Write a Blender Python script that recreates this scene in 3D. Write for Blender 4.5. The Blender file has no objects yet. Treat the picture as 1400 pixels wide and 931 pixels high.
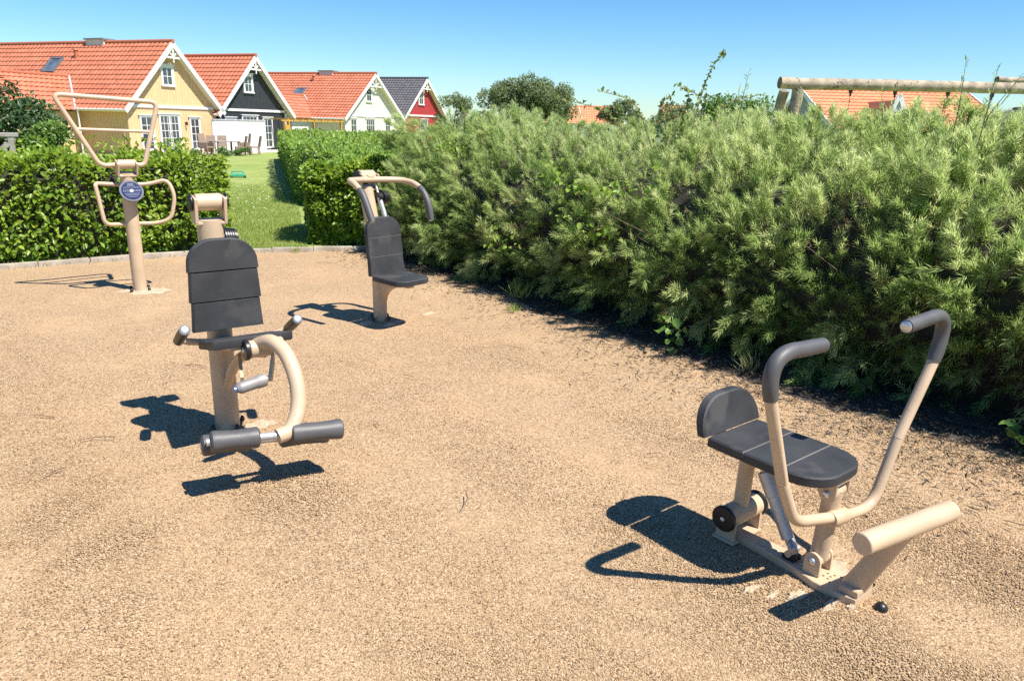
import bpy, math, random
import numpy as np
from mathutils import Vector, Matrix
sc = bpy.context.scene
COL = sc.collection
R = math.radians
random.seed(7)
rng = np.random.default_rng(11)

# ------------------------------------------------------------------ camera
F_PX, CAM_H = 1011.0, 1.6
ROLL, PITCH = math.atan(.0247), R(16.28)
fwd = Vector((0, math.cos(PITCH), -math.sin(PITCH)))
r0 = Vector((1, 0, 0)); u0 = r0.cross(fwd)
c_, s_ = math.cos(ROLL), math.sin(ROLL)
right, up = r0*c_ + u0*s_, u0*c_ - r0*s_
cam = bpy.data.objects.new('camera', bpy.data.cameras.new('camera'))
COL.objects.link(cam)
cam.data.sensor_width = 36; cam.data.lens = F_PX/1400*36
cam.data.clip_start = .05; cam.data.clip_end = 4000
M = Matrix((right, up, -fwd)).transposed().to_4x4(); M.translation = (0, 0, CAM_H)
cam.matrix_world = M
sc.camera = cam

# ------------------------------------------------------------------ sky, sun, exposure
SUN_AZ, SUN_EL = R(118.5), R(58.2)          # azimuth clockwise from +Y
w = bpy.data.worlds.new('World'); sc.world = w; w.use_nodes = True
nt = w.node_tree; bg = nt.nodes['Background']
sky = nt.nodes.new('ShaderNodeTexSky'); sky.sky_type = 'NISHITA'; sky.sun_disc = False
sky.sun_elevation = SUN_EL; sky.sun_rotation = SUN_AZ
sky.altitude = 0; sky.air_density = 1.0; sky.dust_density = .1; sky.ozone_density = 3.0
hs_ = nt.nodes.new('ShaderNodeHueSaturation'); hs_.inputs['Saturation'].default_value = 1.3
nt.links.new(sky.outputs[0], hs_.inputs['Color']); tn_ = nt.nodes.new('ShaderNodeMix'); tn_.data_type = 'RGBA'; tn_.blend_type = 'MULTIPLY'; tn_.inputs[0].default_value = 1; tn_.inputs[7].default_value = (.80, 1.0, 1.15, 1)
nt.links.new(hs_.outputs[0], tn_.inputs[6]); nt.links.new(tn_.outputs[2], bg.inputs[0]); bg.inputs[1].default_value = .0735
S = Vector((math.cos(SUN_EL)*math.sin(SUN_AZ), math.cos(SUN_EL)*math.cos(SUN_AZ), math.sin(SUN_EL)))
sl = bpy.data.lights.new('sun', 'SUN'); sl.energy = 4.8; sl.angle = R(.5); sl.color = (1, .945, .86)
so = bpy.data.objects.new('sun', sl); COL.objects.link(so); so.rotation_euler = S.to_track_quat('Z', 'Y').to_euler()
so.location = S*50
sc.view_settings.view_transform = 'Standard'; sc.view_settings.look = 'None'
sc.view_settings.exposure = .95; sc.view_settings.gamma = 1
sc.cycles.use_denoising = False; sc.cycles.max_bounces = 7; sc.cycles.transparent_max_bounces = 6

# ------------------------------------------------------------------ materials
MATS = {}
def nodes(m): return m.node_tree.nodes, m.node_tree.links
def mat(name, col, rough=.5, metal=0., var=.12, scale=6., bump=0., bscale=60., spec=.5, dirt=None, speck=None):
    "principled material: colour varied by noise, fine relief by noise"
    if name in MATS: return MATS[name]
    m = bpy.data.materials.new(name); m.use_nodes = True; N, L = nodes(m)
    p = N['Principled BSDF']; p.inputs['Roughness'].default_value = rough; p.inputs['Metallic'].default_value = metal
    p.inputs['Specular IOR Level'].default_value = spec
    tc = N.new('ShaderNodeTexCoord')
    nz = N.new('ShaderNodeTexNoise'); nz.inputs['Scale'].default_value = scale; nz.inputs['Detail'].default_value = 6
    L.new(tc.outputs['Object'], nz.inputs['Vector'])
    rp = N.new('ShaderNodeValToRGB'); e = rp.color_ramp.elements
    e[0].position, e[1].position = .3, .72
    e[0].color = tuple(max(0, c*(1-var)) for c in col)+(1,); e[1].color = tuple(c*(1+var) for c in col)+(1,)
    if dirt:
        e.new(.22).color = tuple(dirt)+(1,)
    L.new(nz.outputs['Fac'], rp.inputs[0]); L.new(rp.outputs[0], p.inputs['Base Color'])
    mr = N.new('ShaderNodeMapRange'); mr.inputs[3].default_value = rough*.85; mr.inputs[4].default_value = min(1, rough*1.2)
    L.new(nz.outputs['Fac'], mr.inputs[0]); L.new(mr.outputs[0], p.inputs['Roughness'])
    if speck:                      # small chips and dust marks
        n4 = N.new('ShaderNodeTexNoise'); n4.inputs['Scale'].default_value = speck[1]; n4.inputs['Detail'].default_value = 3; L.new(tc.outputs['Object'], n4.inputs['Vector'])
        r4 = N.new('ShaderNodeValToRGB'); r4.color_ramp.elements[0].position = speck[2]; r4.color_ramp.elements[1].position = speck[2]+.07
        m4_ = N.new('ShaderNodeMix'); m4_.data_type = 'RGBA'; m4_.inputs[7].default_value = tuple(speck[0])+(1,)
        ml = N.new('ShaderNodeMath'); ml.operation = 'MULTIPLY'; ml.inputs[1].default_value = speck[3]
        L.new(n4.outputs['Fac'], r4.inputs[0]); L.new(r4.outputs[0], ml.inputs[0]); L.new(ml.outputs[0], m4_.inputs[0]); L.new(rp.outputs[0], m4_.inputs[6]); L.new(m4_.outputs[2], p.inputs['Base Color'])
    if bump:
        b = N.new('ShaderNodeBump'); b.inputs['Strength'].default_value = bump; b.inputs['Distance'].default_value = .01
        n2 = N.new('ShaderNodeTexNoise'); n2.inputs['Scale'].default_value = bscale; n2.inputs['Detail'].default_value = 4
        L.new(tc.outputs['Object'], n2.inputs['Vector']); L.new(n2.outputs['Fac'], b.inputs['Height']); L.new(b.outputs[0], p.inputs['Normal'])
    MATS[name] = m; return m
def leaf_mat(name, stops, trans=.35, rough=.45, spec=.4):
    "leaves: the per-leaf attribute 'tint' picks the colour; part of the light passes through"
    m = bpy.data.materials.new(name); m.use_nodes = True; N, L = nodes(m)
    p = N['Principled BSDF']; p.inputs['Roughness'].default_value = rough; p.inputs['Specular IOR Level'].default_value = spec
    at = N.new('ShaderNodeAttribute'); at.attribute_name = 'tint'
    rp = N.new('ShaderNodeValToRGB'); e = rp.color_ramp.elements
    e[0].position, e[1].position = 0, 1; e[0].color = stops[0]+(1,); e[1].color = stops[-1]+(1,)
    for i, s in enumerate(stops[1:-1]): e.new((i+1)/(len(stops)-1)).color = s+(1,)
    L.new(at.outputs['Fac'], rp.inputs[0]); L.new(rp.outputs[0], p.inputs['Base Color'])
    t = N.new('ShaderNodeBsdfTranslucent'); mx = N.new('ShaderNodeMixShader'); mx.inputs[0].default_value = trans
    hs = N.new('ShaderNodeHueSaturation'); hs.inputs['Value'].default_value = 1.25; hs.inputs['Hue'].default_value = .485
    L.new(rp.outputs[0], hs.inputs['Color']); L.new(hs.outputs[0], t.inputs[0])
    L.new(p.outputs[0], mx.inputs[1]); L.new(t.outputs[0], mx.inputs[2]); L.new(mx.outputs[0], N['Material Output'].inputs[0])
    MATS[name] = m; return m
def tint_mat(name, stops, rough=.6, bump=.15, bscale=40):
    "hard pieces whose colour comes from a random per-piece attribute"
    m = mat(name, stops[0], rough, bump=bump, bscale=bscale); N, L = nodes(m)
    at = N.new('ShaderNodeAttribute'); at.attribute_name = 'tint'
    rp = N.new('ShaderNodeValToRGB'); e = rp.color_ramp.elements
    e[0].position, e[1].position = 0, 1; e[0].color = stops[0]+(1,); e[1].color = stops[-1]+(1,)
    for i, s in enumerate(stops[1:-1]): e.new((i+1)/(len(stops)-1)).color = s+(1,)
    L.new(at.outputs['Fac'], rp.inputs[0]); L.new(rp.outputs[0], N['Principled BSDF'].inputs['Base Color'])
    return m

beige = mat('beige_powder_coat', (.50, .37, .245), .42, var=.10, scale=7, bump=.08, bscale=140, spec=.45, speck=((.30, .20, .12), 55, .66, .6))
hdpe = mat('charcoal_plastic_board', (.036, .037, .040), .55, var=.30, scale=6, bump=.3, bscale=300, spec=.35, speck=((.085, .08, .075), 5, .55, .45))
rubber = mat('grey_rubber_grip', (.075, .073, .074), .5, var=.12, scale=14, bump=.1, bscale=200)
rubber_d = mat('dusty_joint', (.20, .19, .175), .8)
black = mat('black_plastic', (.012, .012, .013), .4, var=.2)
steel = mat('brushed_steel', (.62, .62, .62), .42, .9, var=.1, scale=20)
galv = mat('galvanised_cylinder', (.46, .46, .47), .45, .6, var=.18, scale=18)
concrete = mat('pale_concrete', (.42, .33, .22), .9, var=.25, scale=30, bump=.6, bscale=120, dirt=(.3, .24, .17))
kerbm = mat('kerb_concrete', (.36, .31, .25), .9, var=.3, scale=7, bump=.5, bscale=90, dirt=(.20, .16, .12))
white = mat('white_paint', (.70, .69, .65), .5, var=.05, scale=5)
cream = mat('cream_paint', (.70, .66, .55), .55, var=.06, scale=4)
yellow = mat('yellow_wall_paint', (.68, .44, .235), .6, var=.07, scale=3)
navy = mat('black_wall_paint', (.028, .030, .036), .55, var=.15, scale=3)
redp = mat('red_wall_paint', (.38, .035, .04), .6, var=.15, scale=3)
glass = mat('window_glass', (.05, .06, .075), .08, var=.5, scale=1.2, spec=.9)
glass2 = mat('skylight_glass', (.10, .13, .17), .08, var=.5, scale=2, spec=.9)
tile_o = tint_mat('orange_roof_tiles', [(.38, .12, .06), (.45, .15, .078), (.50, .185, .10)], .6, .2, 30)
tile_g = tint_mat('grey_roof_tiles', [(.075, .075, .08), (.10, .10, .105), (.12, .12, .125)], .65, .2, 30)
tile_f = tint_mat('faded_roof_tiles', [(.56, .20, .09), (.62, .24, .115), (.66, .28, .14)], .7, .2, 30)
lead = mat('lead_flashing', (.42, .41, .41), .6, .2)
wicker = mat('brown_wicker', (.26, .19, .14), .7, var=.3, scale=40, bump=.5, bscale=80)
woodgrey = mat('weathered_wood', (.27, .25, .22), .8, var=.25, scale=14, bump=.4, bscale=50)
logm = mat('peeled_log_wood', (.36, .29, .205), .85, var=.5, scale=7, bump=.8, bscale=40, dirt=(.12, .085, .055), speck=((.10, .07, .045), 14, .60, .8))
logend = mat('log_end_grain', (.19, .14, .09), .85, var=.35, scale=30, bump=.4)
bark = mat('bark', (.11, .085, .06), .9, var=.35, scale=12, bump=.6, bscale=30)
twigm = mat('dry_twig', (.13, .09, .06), .85, var=.4, scale=20)
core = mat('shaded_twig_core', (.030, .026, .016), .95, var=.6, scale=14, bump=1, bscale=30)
ywood = mat('varnished_yellow_wood', (.50, .28, .06), .5, var=.2, scale=10)
greenp = mat('green_plastic', (.05, .33, .19), .4, var=.1)
plaqueb = mat('blue_plaque_face', (.02, .028, .085), .75, spec=.15, var=.15)
plaquer = mat('grey_plaque_rim', (.13, .14, .165), .6, var=.1)
terra = mat('terrace_paving', (.46, .40, .34), .85, var=.15, scale=3, bump=.3)
pinkf = mat('white_flowers', (.72, .66, .62), .7)

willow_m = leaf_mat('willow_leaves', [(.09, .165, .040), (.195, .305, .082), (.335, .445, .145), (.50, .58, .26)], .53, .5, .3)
beech_m = leaf_mat('beech_leaves', [(.08, .16, .014), (.17, .28, .025), (.28, .40, .042), (.40, .50, .075)], .5, .35, .5)
beech2_m = leaf_mat('back_hedge_leaves', [(.09, .18, .024), (.17, .29, .04), (.26, .39, .055), (.36, .46, .085)], .48, .4, .45)
tree_m = leaf_mat('tree_leaves', [(.12, .165, .07), (.175, .23, .10), (.24, .29, .14)], .45, .5, .3)
dark_m = leaf_mat('dark_shrub_leaves', [(.028, .065, .02), (.05, .10, .03), (.085, .15, .042)], .36, .4, .4)
light_m = leaf_mat('light_shrub_leaves', [(.07, .16, .03), (.12, .22, .04), (.18, .28, .06)], .38, .4, .4)
vine_m = leaf_mat('vine_leaves', [(.17, .30, .035), (.26, .40, .05), (.36, .48, .09)], .5, .4, .4)
bramble_m = leaf_mat('bramble_leaves', [(.13, .22, .05), (.20, .29, .07), (.28, .28, .10), (.24, .34, .08)], .45, .45, .3)
grass_m = leaf_mat('grass_blades', [(.24, .33, .07), (.33, .41, .10), (.42, .46, .16)], .5, .5, .3)
straw_m = leaf_mat('pale_grass_blades', [(.16, .19, .07), (.26, .26, .13)], .3, .6, .3)

def gravel_mat():
    m = bpy.data.materials.new('golden_gravel'); m.use_nodes = True; N, L = nodes(m); p = N['Principled BSDF']
    p.inputs['Roughness'].default_value = .85; p.inputs['Specular IOR Level'].default_value = .25
    tc = N.new('ShaderNodeTexCoord')
    def vor(scale, feat='F1'):
        v = N.new('ShaderNodeTexVoronoi'); v.inputs['Scale'].default_value = scale; v.feature = feat
        L.new(wv.outputs[0], v.inputs['Vector']); return v
    nw = N.new('ShaderNodeTexNoise'); nw.inputs['Scale'].default_value = 60; L.new(tc.outputs['Object'], nw.inputs['Vector'])
    wv = N.new('ShaderNodeMix'); wv.data_type = 'VECTOR'; wv.inputs[0].default_value = .012
    wv2 = wv; L.new(tc.outputs['Object'], wv.inputs[4]); L.new(nw.outputs['Color'], wv.inputs[5]); 
    class O: pass
    o = O(); o.outputs = [wv.outputs[1]]; wv = o
    v1 = vor(165); v2 = vor(95)
    sp = N.new('ShaderNodeSeparateColor'); L.new(v1.outputs['Color'], sp.inputs[0])
    rp = N.new('ShaderNodeValToRGB'); e = rp.color_ramp.elements
    e[0].color = (0.105, 0.066, 0.039, 1); e[1].color = (0.537, 0.402, 0.259, 1)
    for pos, c in ((.2, (0.293, 0.194, 0.107)), (.5, (0.398, 0.266, 0.151)), (.8, (0.455, 0.318, 0.189))): e.new(pos).color = c+(1,)
    L.new(sp.outputs[0], rp.inputs[0])
    # patches of fine sand between the stones
    n1 = N.new('ShaderNodeTexNoise'); n1.inputs['Scale'].default_value = 1.7; n1.inputs['Detail'].default_value = 8; n1.inputs['Roughness'].default_value = .62
    L.new(tc.outputs['Object'], n1.inputs['Vector'])
    r1 = N.new('ShaderNodeValToRGB'); r1.color_ramp.elements[0].position = .46; r1.color_ramp.elements[1].position = .68
    L.new(n1.outputs['Fac'], r1.inputs[0])
    ns = N.new('ShaderNodeTexNoise'); ns.inputs['Scale'].default_value = .55; ns.inputs['Detail'].default_value = 5
    L.new(tc.outputs['Object'], ns.inputs['Vector'])
    rs = N.new('ShaderNodeValToRGB'); rs.color_ramp.elements[0].position = .35; rs.color_ramp.elements[1].position = .65
    rs.color_ramp.elements[0].color = (0.407, 0.251, 0.141, 1); rs.color_ramp.elements[1].color = (0.448, 0.314, 0.172, 1)
    L.new(ns.outputs['Fac'], rs.inputs[0])
    mx = N.new('ShaderNodeMix'); mx.data_type = 'RGBA'; L.new(rp.outputs[0], mx.inputs[6]); L.new(rs.outputs[0], mx.inputs[7])
    mf = N.new('ShaderNodeMath'); mf.operation = 'MULTIPLY'; mf.inputs[1].default_value = .5; L.new(r1.outputs[0], mf.inputs[0]); L.new(mf.outputs[0], mx.inputs[0])
    L.new(mx.outputs[2], p.inputs['Base Color'])
    ad = N.new('ShaderNodeMath'); ad.operation = 'ADD'
    L.new(v1.outputs['Distance'], ad.inputs[0]); L.new(v2.outputs['Distance'], ad.inputs[1])
    inv = N.new('ShaderNodeMath'); inv.operation = 'MULTIPLY'; inv.inputs[1].default_value = -1; L.new(ad.outputs[0], inv.inputs[0])
    b = N.new('ShaderNodeBump'); b.inputs['Strength'].default_value = .8
    dm_ = N.new('ShaderNodeMapRange'); dm_.inputs[3].default_value = .0048; dm_.inputs[4].default_value = .0025; L.new(r1.outputs[0], dm_.inputs[0]); L.new(dm_.outputs[0], b.inputs['Distance'])
    L.new(inv.outputs[0], b.inputs['Height'])
    b2 = N.new('ShaderNodeBump'); b2.inputs['Strength'].default_value = .5; b2.inputs['Distance'].default_value = .012
    n3 = N.new('ShaderNodeTexNoise'); n3.inputs['Scale'].default_value = 5; n3.inputs['Detail'].default_value = 5; L.new(tc.outputs['Object'], n3.inputs['Vector'])
    L.new(n3.outputs['Fac'], b2.inputs['Height']); L.new(b2.outputs[0], b.inputs['Normal']); L.new(b.outputs[0], p.inputs['Normal'])
    return m
gravel_m = gravel_mat()
def pebble_mat():
    m = bpy.data.materials.new('pebble'); m.use_nodes = True; N, L = nodes(m); p = N['Principled BSDF']
    p.inputs['Roughness'].default_value = .8; p.inputs['Specular IOR Level'].default_value = .25
    oi = N.new('ShaderNodeObjectInfo'); rp = N.new('ShaderNodeValToRGB'); e = rp.color_ramp.elements
    e[0].color = (0.099, 0.064, 0.038, 1); e[1].color = (0.495, 0.391, 0.259, 1)
    for pos, c in ((.15, (0.276, 0.180, 0.096)), (.5, (0.357, 0.245, 0.136)), (.82, (0.421, 0.299, 0.175))): e.new(pos).color = c+(1,)
    L.new(oi.outputs['Random'], rp.inputs[0]); L.new(rp.outputs[0], p.inputs['Base Color']); return m
pebble_m = pebble_mat()
def ground_mat():
    m = bpy.data.materials.new('lawn_grass'); m.use_nodes = True; N, L = nodes(m); p = N['Principled BSDF']
    p.inputs['Roughness'].default_value = .8; p.inputs['Specular IOR Level'].default_value = .2
    tc = N.new('ShaderNodeTexCoord')
    a = N.new('ShaderNodeTexNoise'); a.inputs['Scale'].default_value = 1.1; a.inputs['Detail'].default_value = 10; a.inputs['Roughness'].default_value = .7
    L.new(tc.outputs['Object'], a.inputs['Vector'])
    rp = N.new('ShaderNodeValToRGB'); e = rp.color_ramp.elements
    e[0].position, e[1].position = .3, .72; e[0].color = (.17, .24, .052, 1); e[1].color = (.36, .37, .14, 1); e.new(.5).color = (.25, .31, .085, 1)
    L.new(a.outputs['Fac'], rp.inputs[0]); L.new(rp.outputs[0], p.inputs['Base Color'])
    n = N.new('ShaderNodeTexNoise'); n.inputs['Scale'].default_value = 45; n.inputs['Detail'].default_value = 4; L.new(tc.outputs['Object'], n.inputs['Vector'])
    b = N.new('ShaderNodeBump'); b.inputs['Strength'].default_value = .8; b.inputs['Distance'].default_value = .03
    L.new(n.outputs['Fac'], b.inputs['Height']); L.new(b.outputs[0], p.inputs['Normal']); return m
lawn_m = ground_mat()
soil_shade_m = mat('leaf_mould_and_shade', (.055, .045, .036), .95, var=.5, scale=25, bump=1, bscale=90, dirt=(.02, .017, .014))

# ------------------------------------------------------------------ mesh helpers
class MB:
    "collects shapes as vertices and faces, then links them as ONE mesh object"
    def __init__(s): s.v = []; s.f = []
    def add(s, vs, fs, m=None):
        o = len(s.v)
        s.v += [tuple(m @ Vector(p)) if m is not None else tuple(p) for p in vs]; s.f += [tuple(i+o for i in f) for f in fs]; return s
    def box(s, c, d, rot=None, b=0.):
        x, y, z = d[0]/2, d[1]/2, d[2]/2
        m = Matrix.Translation(c) @ (rot.to_4x4() if rot is not None else Matrix())
        if b <= 0:
            return s.add([(-x,-y,-z),(x,-y,-z),(x,y,-z),(-x,y,-z),(-x,-y,z),(x,-y,z),(x,y,z),(-x,y,z)],
                         [(0,3,2,1),(4,5,6,7),(0,1,5,4),(1,2,6,5),(2,3,7,6),(3,0,4,7)], m)
        return s.prism([(-x,-y),(x,-y),(x,y),(-x,y)], 2*z, m @ Matrix.Translation((0,0,-z)), b)
    def bar(s, a, b, wx, wz, bev=0.):
        "rectangular bar from a to b, wx wide and wz high"
        a, b = Vector(a), Vector(b); d = b-a; q = d.to_track_quat('Y', 'Z').to_matrix()
        return s.box((a+b)/2, (wx, d.length, wz), q, bev)
    def prism(s, out, t, m=None, b=0.):
        "convex outline (counter-clockwise) extruded by t along z, edges chamfered by b"
        n = len(out); cx = sum(p[0] for p in out)/n; cy = sum(p[1] for p in out)/n
        def ins(k):
            r = []
            for p in out:
                d = math.hypot(p[0]-cx, p[1]-cy) or 1; q = max(0, 1-k/d*1.2); r.append((cx+(p[0]-cx)*q, cy+(p[1]-cy)*q))
            return r
        rings = [(ins(b), 0), (out, b), (out, t-b), (ins(b), t)] if b > 0 else [(out, 0), (out, t)]
        vs = [(x, y, z) for r_, z in rings for x, y in r_]; fs = [tuple(reversed(range(n))), tuple(range((len(rings)-1)*n, len(rings)*n))]
        for k in range(len(rings)-1):
            for i in range(n): j = (i+1) % n; fs.append((k*n+i, k*n+j, (k+1)*n+j, (k+1)*n+i))
        return s.add(vs, fs, m)
    def tube(s, pts, r, seg=14, caps=True, flat=(1, 1)):
        "tube along a polyline with parallel-transported rings; r is a radius or a list"
        P = [Vector(p) for p in pts]; n = len(P); rs = r if isinstance(r, (list, tuple)) else [r]*n
        T = [(P[min(i+1, n-1)]-P[max(i-1, 0)]).normalized() for i in range(n)]
        ref = Vector((0, 0, 1)) if abs(T[0].z) < .9 else Vector((1, 0, 0))
        u = (ref - T[0]*ref.dot(T[0])).normalized(); vs = []; fs = []
        for i in range(n):
            u = (u - T[i]*u.dot(T[i])).normalized(); v = T[i].cross(u)
            for k in range(seg):
                a = 2*math.pi*k/seg; vs.append(P[i] + (u*math.cos(a)*flat[0] + v*math.sin(a)*flat[1])*rs[i])
        for i in range(n-1):
            for k in range(seg): j = (k+1) % seg; fs.append((i*seg+k, i*seg+j, (i+1)*seg+j, (i+1)*seg+k))
        if caps: fs += [tuple(reversed(range(seg))), tuple(range((n-1)*seg, n*seg))]
        return s.add(vs, fs)
    def cyl(s, a, b, r, r2=None, seg=20, bev=0.):
        a, b = Vector(a), Vector(b); r2 = r if r2 is None else r2
        if bev:
            d = (b-a).normalized(); return s.tube([a, a+d*bev, b-d*bev, b], [r-bev, r, r2, r2-bev], seg)
        return s.tube([a, b], [r, r2], seg)
    def lathe(s, a, d, prof, seg=22):
        a, d = Vector(a), Vector(d).normalized(); ps = [a+d*h for h, _ in prof]
        q = d.to_track_quat('Z', 'Y').to_matrix(); vs = []; fs = []; n = len(prof)
        for (h, r) in prof:
            for k in range(seg): an = 2*math.pi*k/seg; vs.append(a + q @ Vector((r*math.cos(an), r*math.sin(an), h)))
        for i in range(n-1):
            for k in range(seg): j = (k+1) % seg; fs.append((i*seg+k, i*seg+j, (i+1)*seg+j, (i+1)*seg+k))
        fs += [tuple(reversed(range(seg))), tuple(range((n-1)*seg, n*seg))]
        return s.add(vs, fs)
    def build(s, name, m, parent=None, ang=40):
        me = bpy.data.meshes.new(name); me.from_pydata(s.v, [], s.f); me.update()
        return link(name, me, m, parent, ang)
def link(name, me, m, parent=None, ang=40):
    o = bpy.data.objects.new(name, me); COL.objects.link(o)
    if m: me.materials.append(m)
    if ang and len(me.polygons):
        me.shade_smooth(); me.set_sharp_from_angle(angle=R(ang))
    if parent: o.parent = parent
    return o
def fillet(pts, rad, n=7):
    "rounds the corners of a polyline"
    P = [Vector(p) for p in pts]; out = [P[0]]
    rads = rad if isinstance(rad, (list, tuple)) else [rad]*len(P)
    for i in range(1, len(P)-1):
        a, b, c = P[i-1], P[i], P[i+1]; d1, d2 = (a-b), (c-b); k = min(rads[i], d1.length*.49, d2.length*.49)
        p0, p1 = b+d1.normalized()*k, b+d2.normalized()*k
        for j in range(n+1):
            t = j/n; out.append(p0*(1-t)**2 + b*2*t*(1-t) + p1*t*t)
    return out + [P[-1]]
def bend_curve(p0, c, p1, p2, n=14):
    "quadratic bend p0-c-p1 followed by a straight end at p2"
    p0, c, p1, p2 = map(Vector, (p0, c, p1, p2)); return [p0*(1-t)**2+c*2*t*(1-t)+p1*t*t for t in (i/n for i in range(n+1))]+[p1.lerp(p2, .5), p2]
def smooth(pts, n=6):
    "Catmull-Rom curve through the points"
    P = [Vector(p) for p in pts]; P = [P[0]*2-P[1]] + P + [P[-1]*2-P[-2]]; out = []
    for i in range(1, len(P)-2):
        a, b, c, d = P[i-1:i+3]
        for j in range(n):
            t = j/n; out.append(.5*((2*b)+(c-a)*t+(2*a-5*b+4*c-d)*t*t+(3*b-a-3*c+d)*t**3))
    return out + [P[-2]]
def tag(o, label, cat, group=None, kind=None):
    o['label'] = label; o['category'] = cat
    if group: o['group'] = group
    if kind: o['kind'] = kind
    return o
def thing(name, label, cat, loc=(0, 0, 0), rz=0., group=None):
    o = bpy.data.objects.new(name, None); o.empty_display_size = .2; COL.objects.link(o)
    o.location = loc; o.rotation_euler = (0, 0, rz); return tag(o, label, cat, group)
def struct(o): o['kind'] = 'structure'; return o
def npmesh(name, V, faces_n, F, m, parent=None, tint=None, ang=0):
    "fast mesh from numpy arrays: F is (k, faces_n) vertex indices"
    me = bpy.data.meshes.new(name); me.vertices.add(len(V)); me.vertices.foreach_set('co', np.ascontiguousarray(V, dtype=np.float32).ravel())
    k = len(F); me.loops.add(k*faces_n); me.loops.foreach_set('vertex_index', np.ascontiguousarray(F, dtype=np.int32).ravel())
    me.polygons.add(k); me.polygons.foreach_set('loop_start', np.arange(k, dtype=np.int32)*faces_n)
    if tint is not None:
        a = me.attributes.new('tint', 'FLOAT', 'FACE'); a.data.foreach_set('value', np.ascontiguousarray(tint, dtype=np.float32))
    me.update(calc_edges=True); return link(name, me, m, parent, ang)
def unit(a): return a/np.maximum(1e-9, np.linalg.norm(a, axis=-1, keepdims=True))
def leaves(name, P, D, Nn, Ln, Wd, tint, m, parent=None, broad=False, fold=.25, droop=.1):
    "many separate leaf blades in one mesh: P base, D direction, Nn face normal, Ln length, Wd width"
    n = len(P); D = unit(D); Sx = unit(np.cross(D, Nn)); Nn = np.cross(Sx, D); Ln = np.asarray(Ln)[:, None]; Wd = np.asarray(Wd)[:, None]
    if broad:
        f = Nn*Wd*fold
        V = np.stack([P, P+D*Ln*.28+Sx*Wd*.43+f, P+D*Ln*.62+Sx*Wd*.42+f*.8-Nn*Ln*droop*.4, P+D*Ln-Nn*Ln*droop, P+D*Ln*.62-Sx*Wd*.42+f*.8-Nn*Ln*droop*.4, P+D*Ln*.28-Sx*Wd*.43+f], 1).reshape(-1, 3)
        b = np.arange(n)[:, None]*6; F = np.concatenate([b+np.array([0, 1, 2, 3]), b+np.array([0, 3, 4, 5])], 1).reshape(-1, 4)
        return npmesh(name, V, 4, F, m, parent, np.repeat(tint, 2))
    V = np.stack([P, P+D*Ln*.42+Sx*Wd*.5, P+D*Ln-Nn*Ln*droop, P+D*Ln*.42-Sx*Wd*.5+Nn*Wd*fold], 1).reshape(-1, 3)
    b = np.arange(n)[:, None]*4; F = b+np.array([0, 1, 2, 3])
    return npmesh(name, V, 4, F, m, parent, tint)
def vnoise(P, scale, seed=0):
    "cheap smooth value noise in about -1..1"
    g = np.random.default_rng(seed); out = np.zeros(len(P))
    for k in range(7):
        d = unit(g.normal(size=3)); out += np.sin(P @ d*scale*(1+.35*k) + g.uniform(0, 6.28))/(1+.25*k)
    return out/3.2

# ------------------------------------------------------------------ ground, gravel, kerb, lawn
def gz(x, y):
    "height of the lawn: it falls gently away from the playground towards the houses"
    t = np.clip((np.asarray(y, float)-10.)/28., 0, 1); return -.03-.42*t
xs = np.concatenate([-np.geomspace(900, 30, 14), np.linspace(-28, 28, 57), np.geomspace(30, 900, 14)])
ys = np.concatenate([[-60, -20, -8], np.linspace(-4, 50, 55), np.geomspace(54, 1500, 16)])
X, Y = np.meshgrid(xs, ys); V = np.stack([X, Y, gz(X, Y)], -1).reshape(-1, 3)
nx, ny = len(xs), len(ys); ii = (np.arange(ny-1)[:, None]*nx+np.arange(nx-1)).reshape(-1, 1)
struct(npmesh('ground', V, 4, ii+np.array([0, 1, nx+1, nx]), lawn_m, None, None, 60))

KERB = [(-7.6, 6.15), (-5.44, 7.72), (-4.12, 8.70), (-3.1, 9.13), (-2.1, 9.47), (-1.2, 9.72)]
edge = KERB + [(.3, 9.9), (1.2, 9.9), (2.5, 8.5), (6.5, 4.5), (8, 2), (7, -6), (-10, -6), (-10, 4.3)]
mb = MB(); cen = (-1, 3)
# fan of rings so that the sheet can undulate slightly
nr, ed = 26, []
for i in range(len(edge)):
    a, b = edge[i], edge[(i+1) % len(edge)]
    for k in range(6): t = k/6; ed.append((a[0]*(1-t)+b[0]*t, a[1]*(1-t)+b[1]*t))
vs = [(cen[0], cen[1], 0)]
for j in range(1, nr+1):
    for p in ed:
        q = (cen[0]+(p[0]-cen[0])*j/nr, cen[1]+(p[1]-cen[1])*j/nr)
        zz = .010*math.sin(q[0]*2.1+1)*math.sin(q[1]*1.7)+.006*math.sin(q[0]*5.3+q[1]*4.1); vs.append((q[0], q[1], zz*.8-.004))
ne = len(ed); fs = [(0, 1+(i+1) % ne, 1+i) for i in range(ne)]
for j in range(nr-1):
    for i in range(ne): k = (i+1) % ne; fs.append((1+j*ne+i, 1+j*ne+k, 1+(j+1)*ne+k, 1+(j+1)*ne+i))
gr = struct(mb.add(vs, [tuple(reversed(f)) for f in fs]).build('gravel_ground', gravel_m, None, 80))

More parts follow.
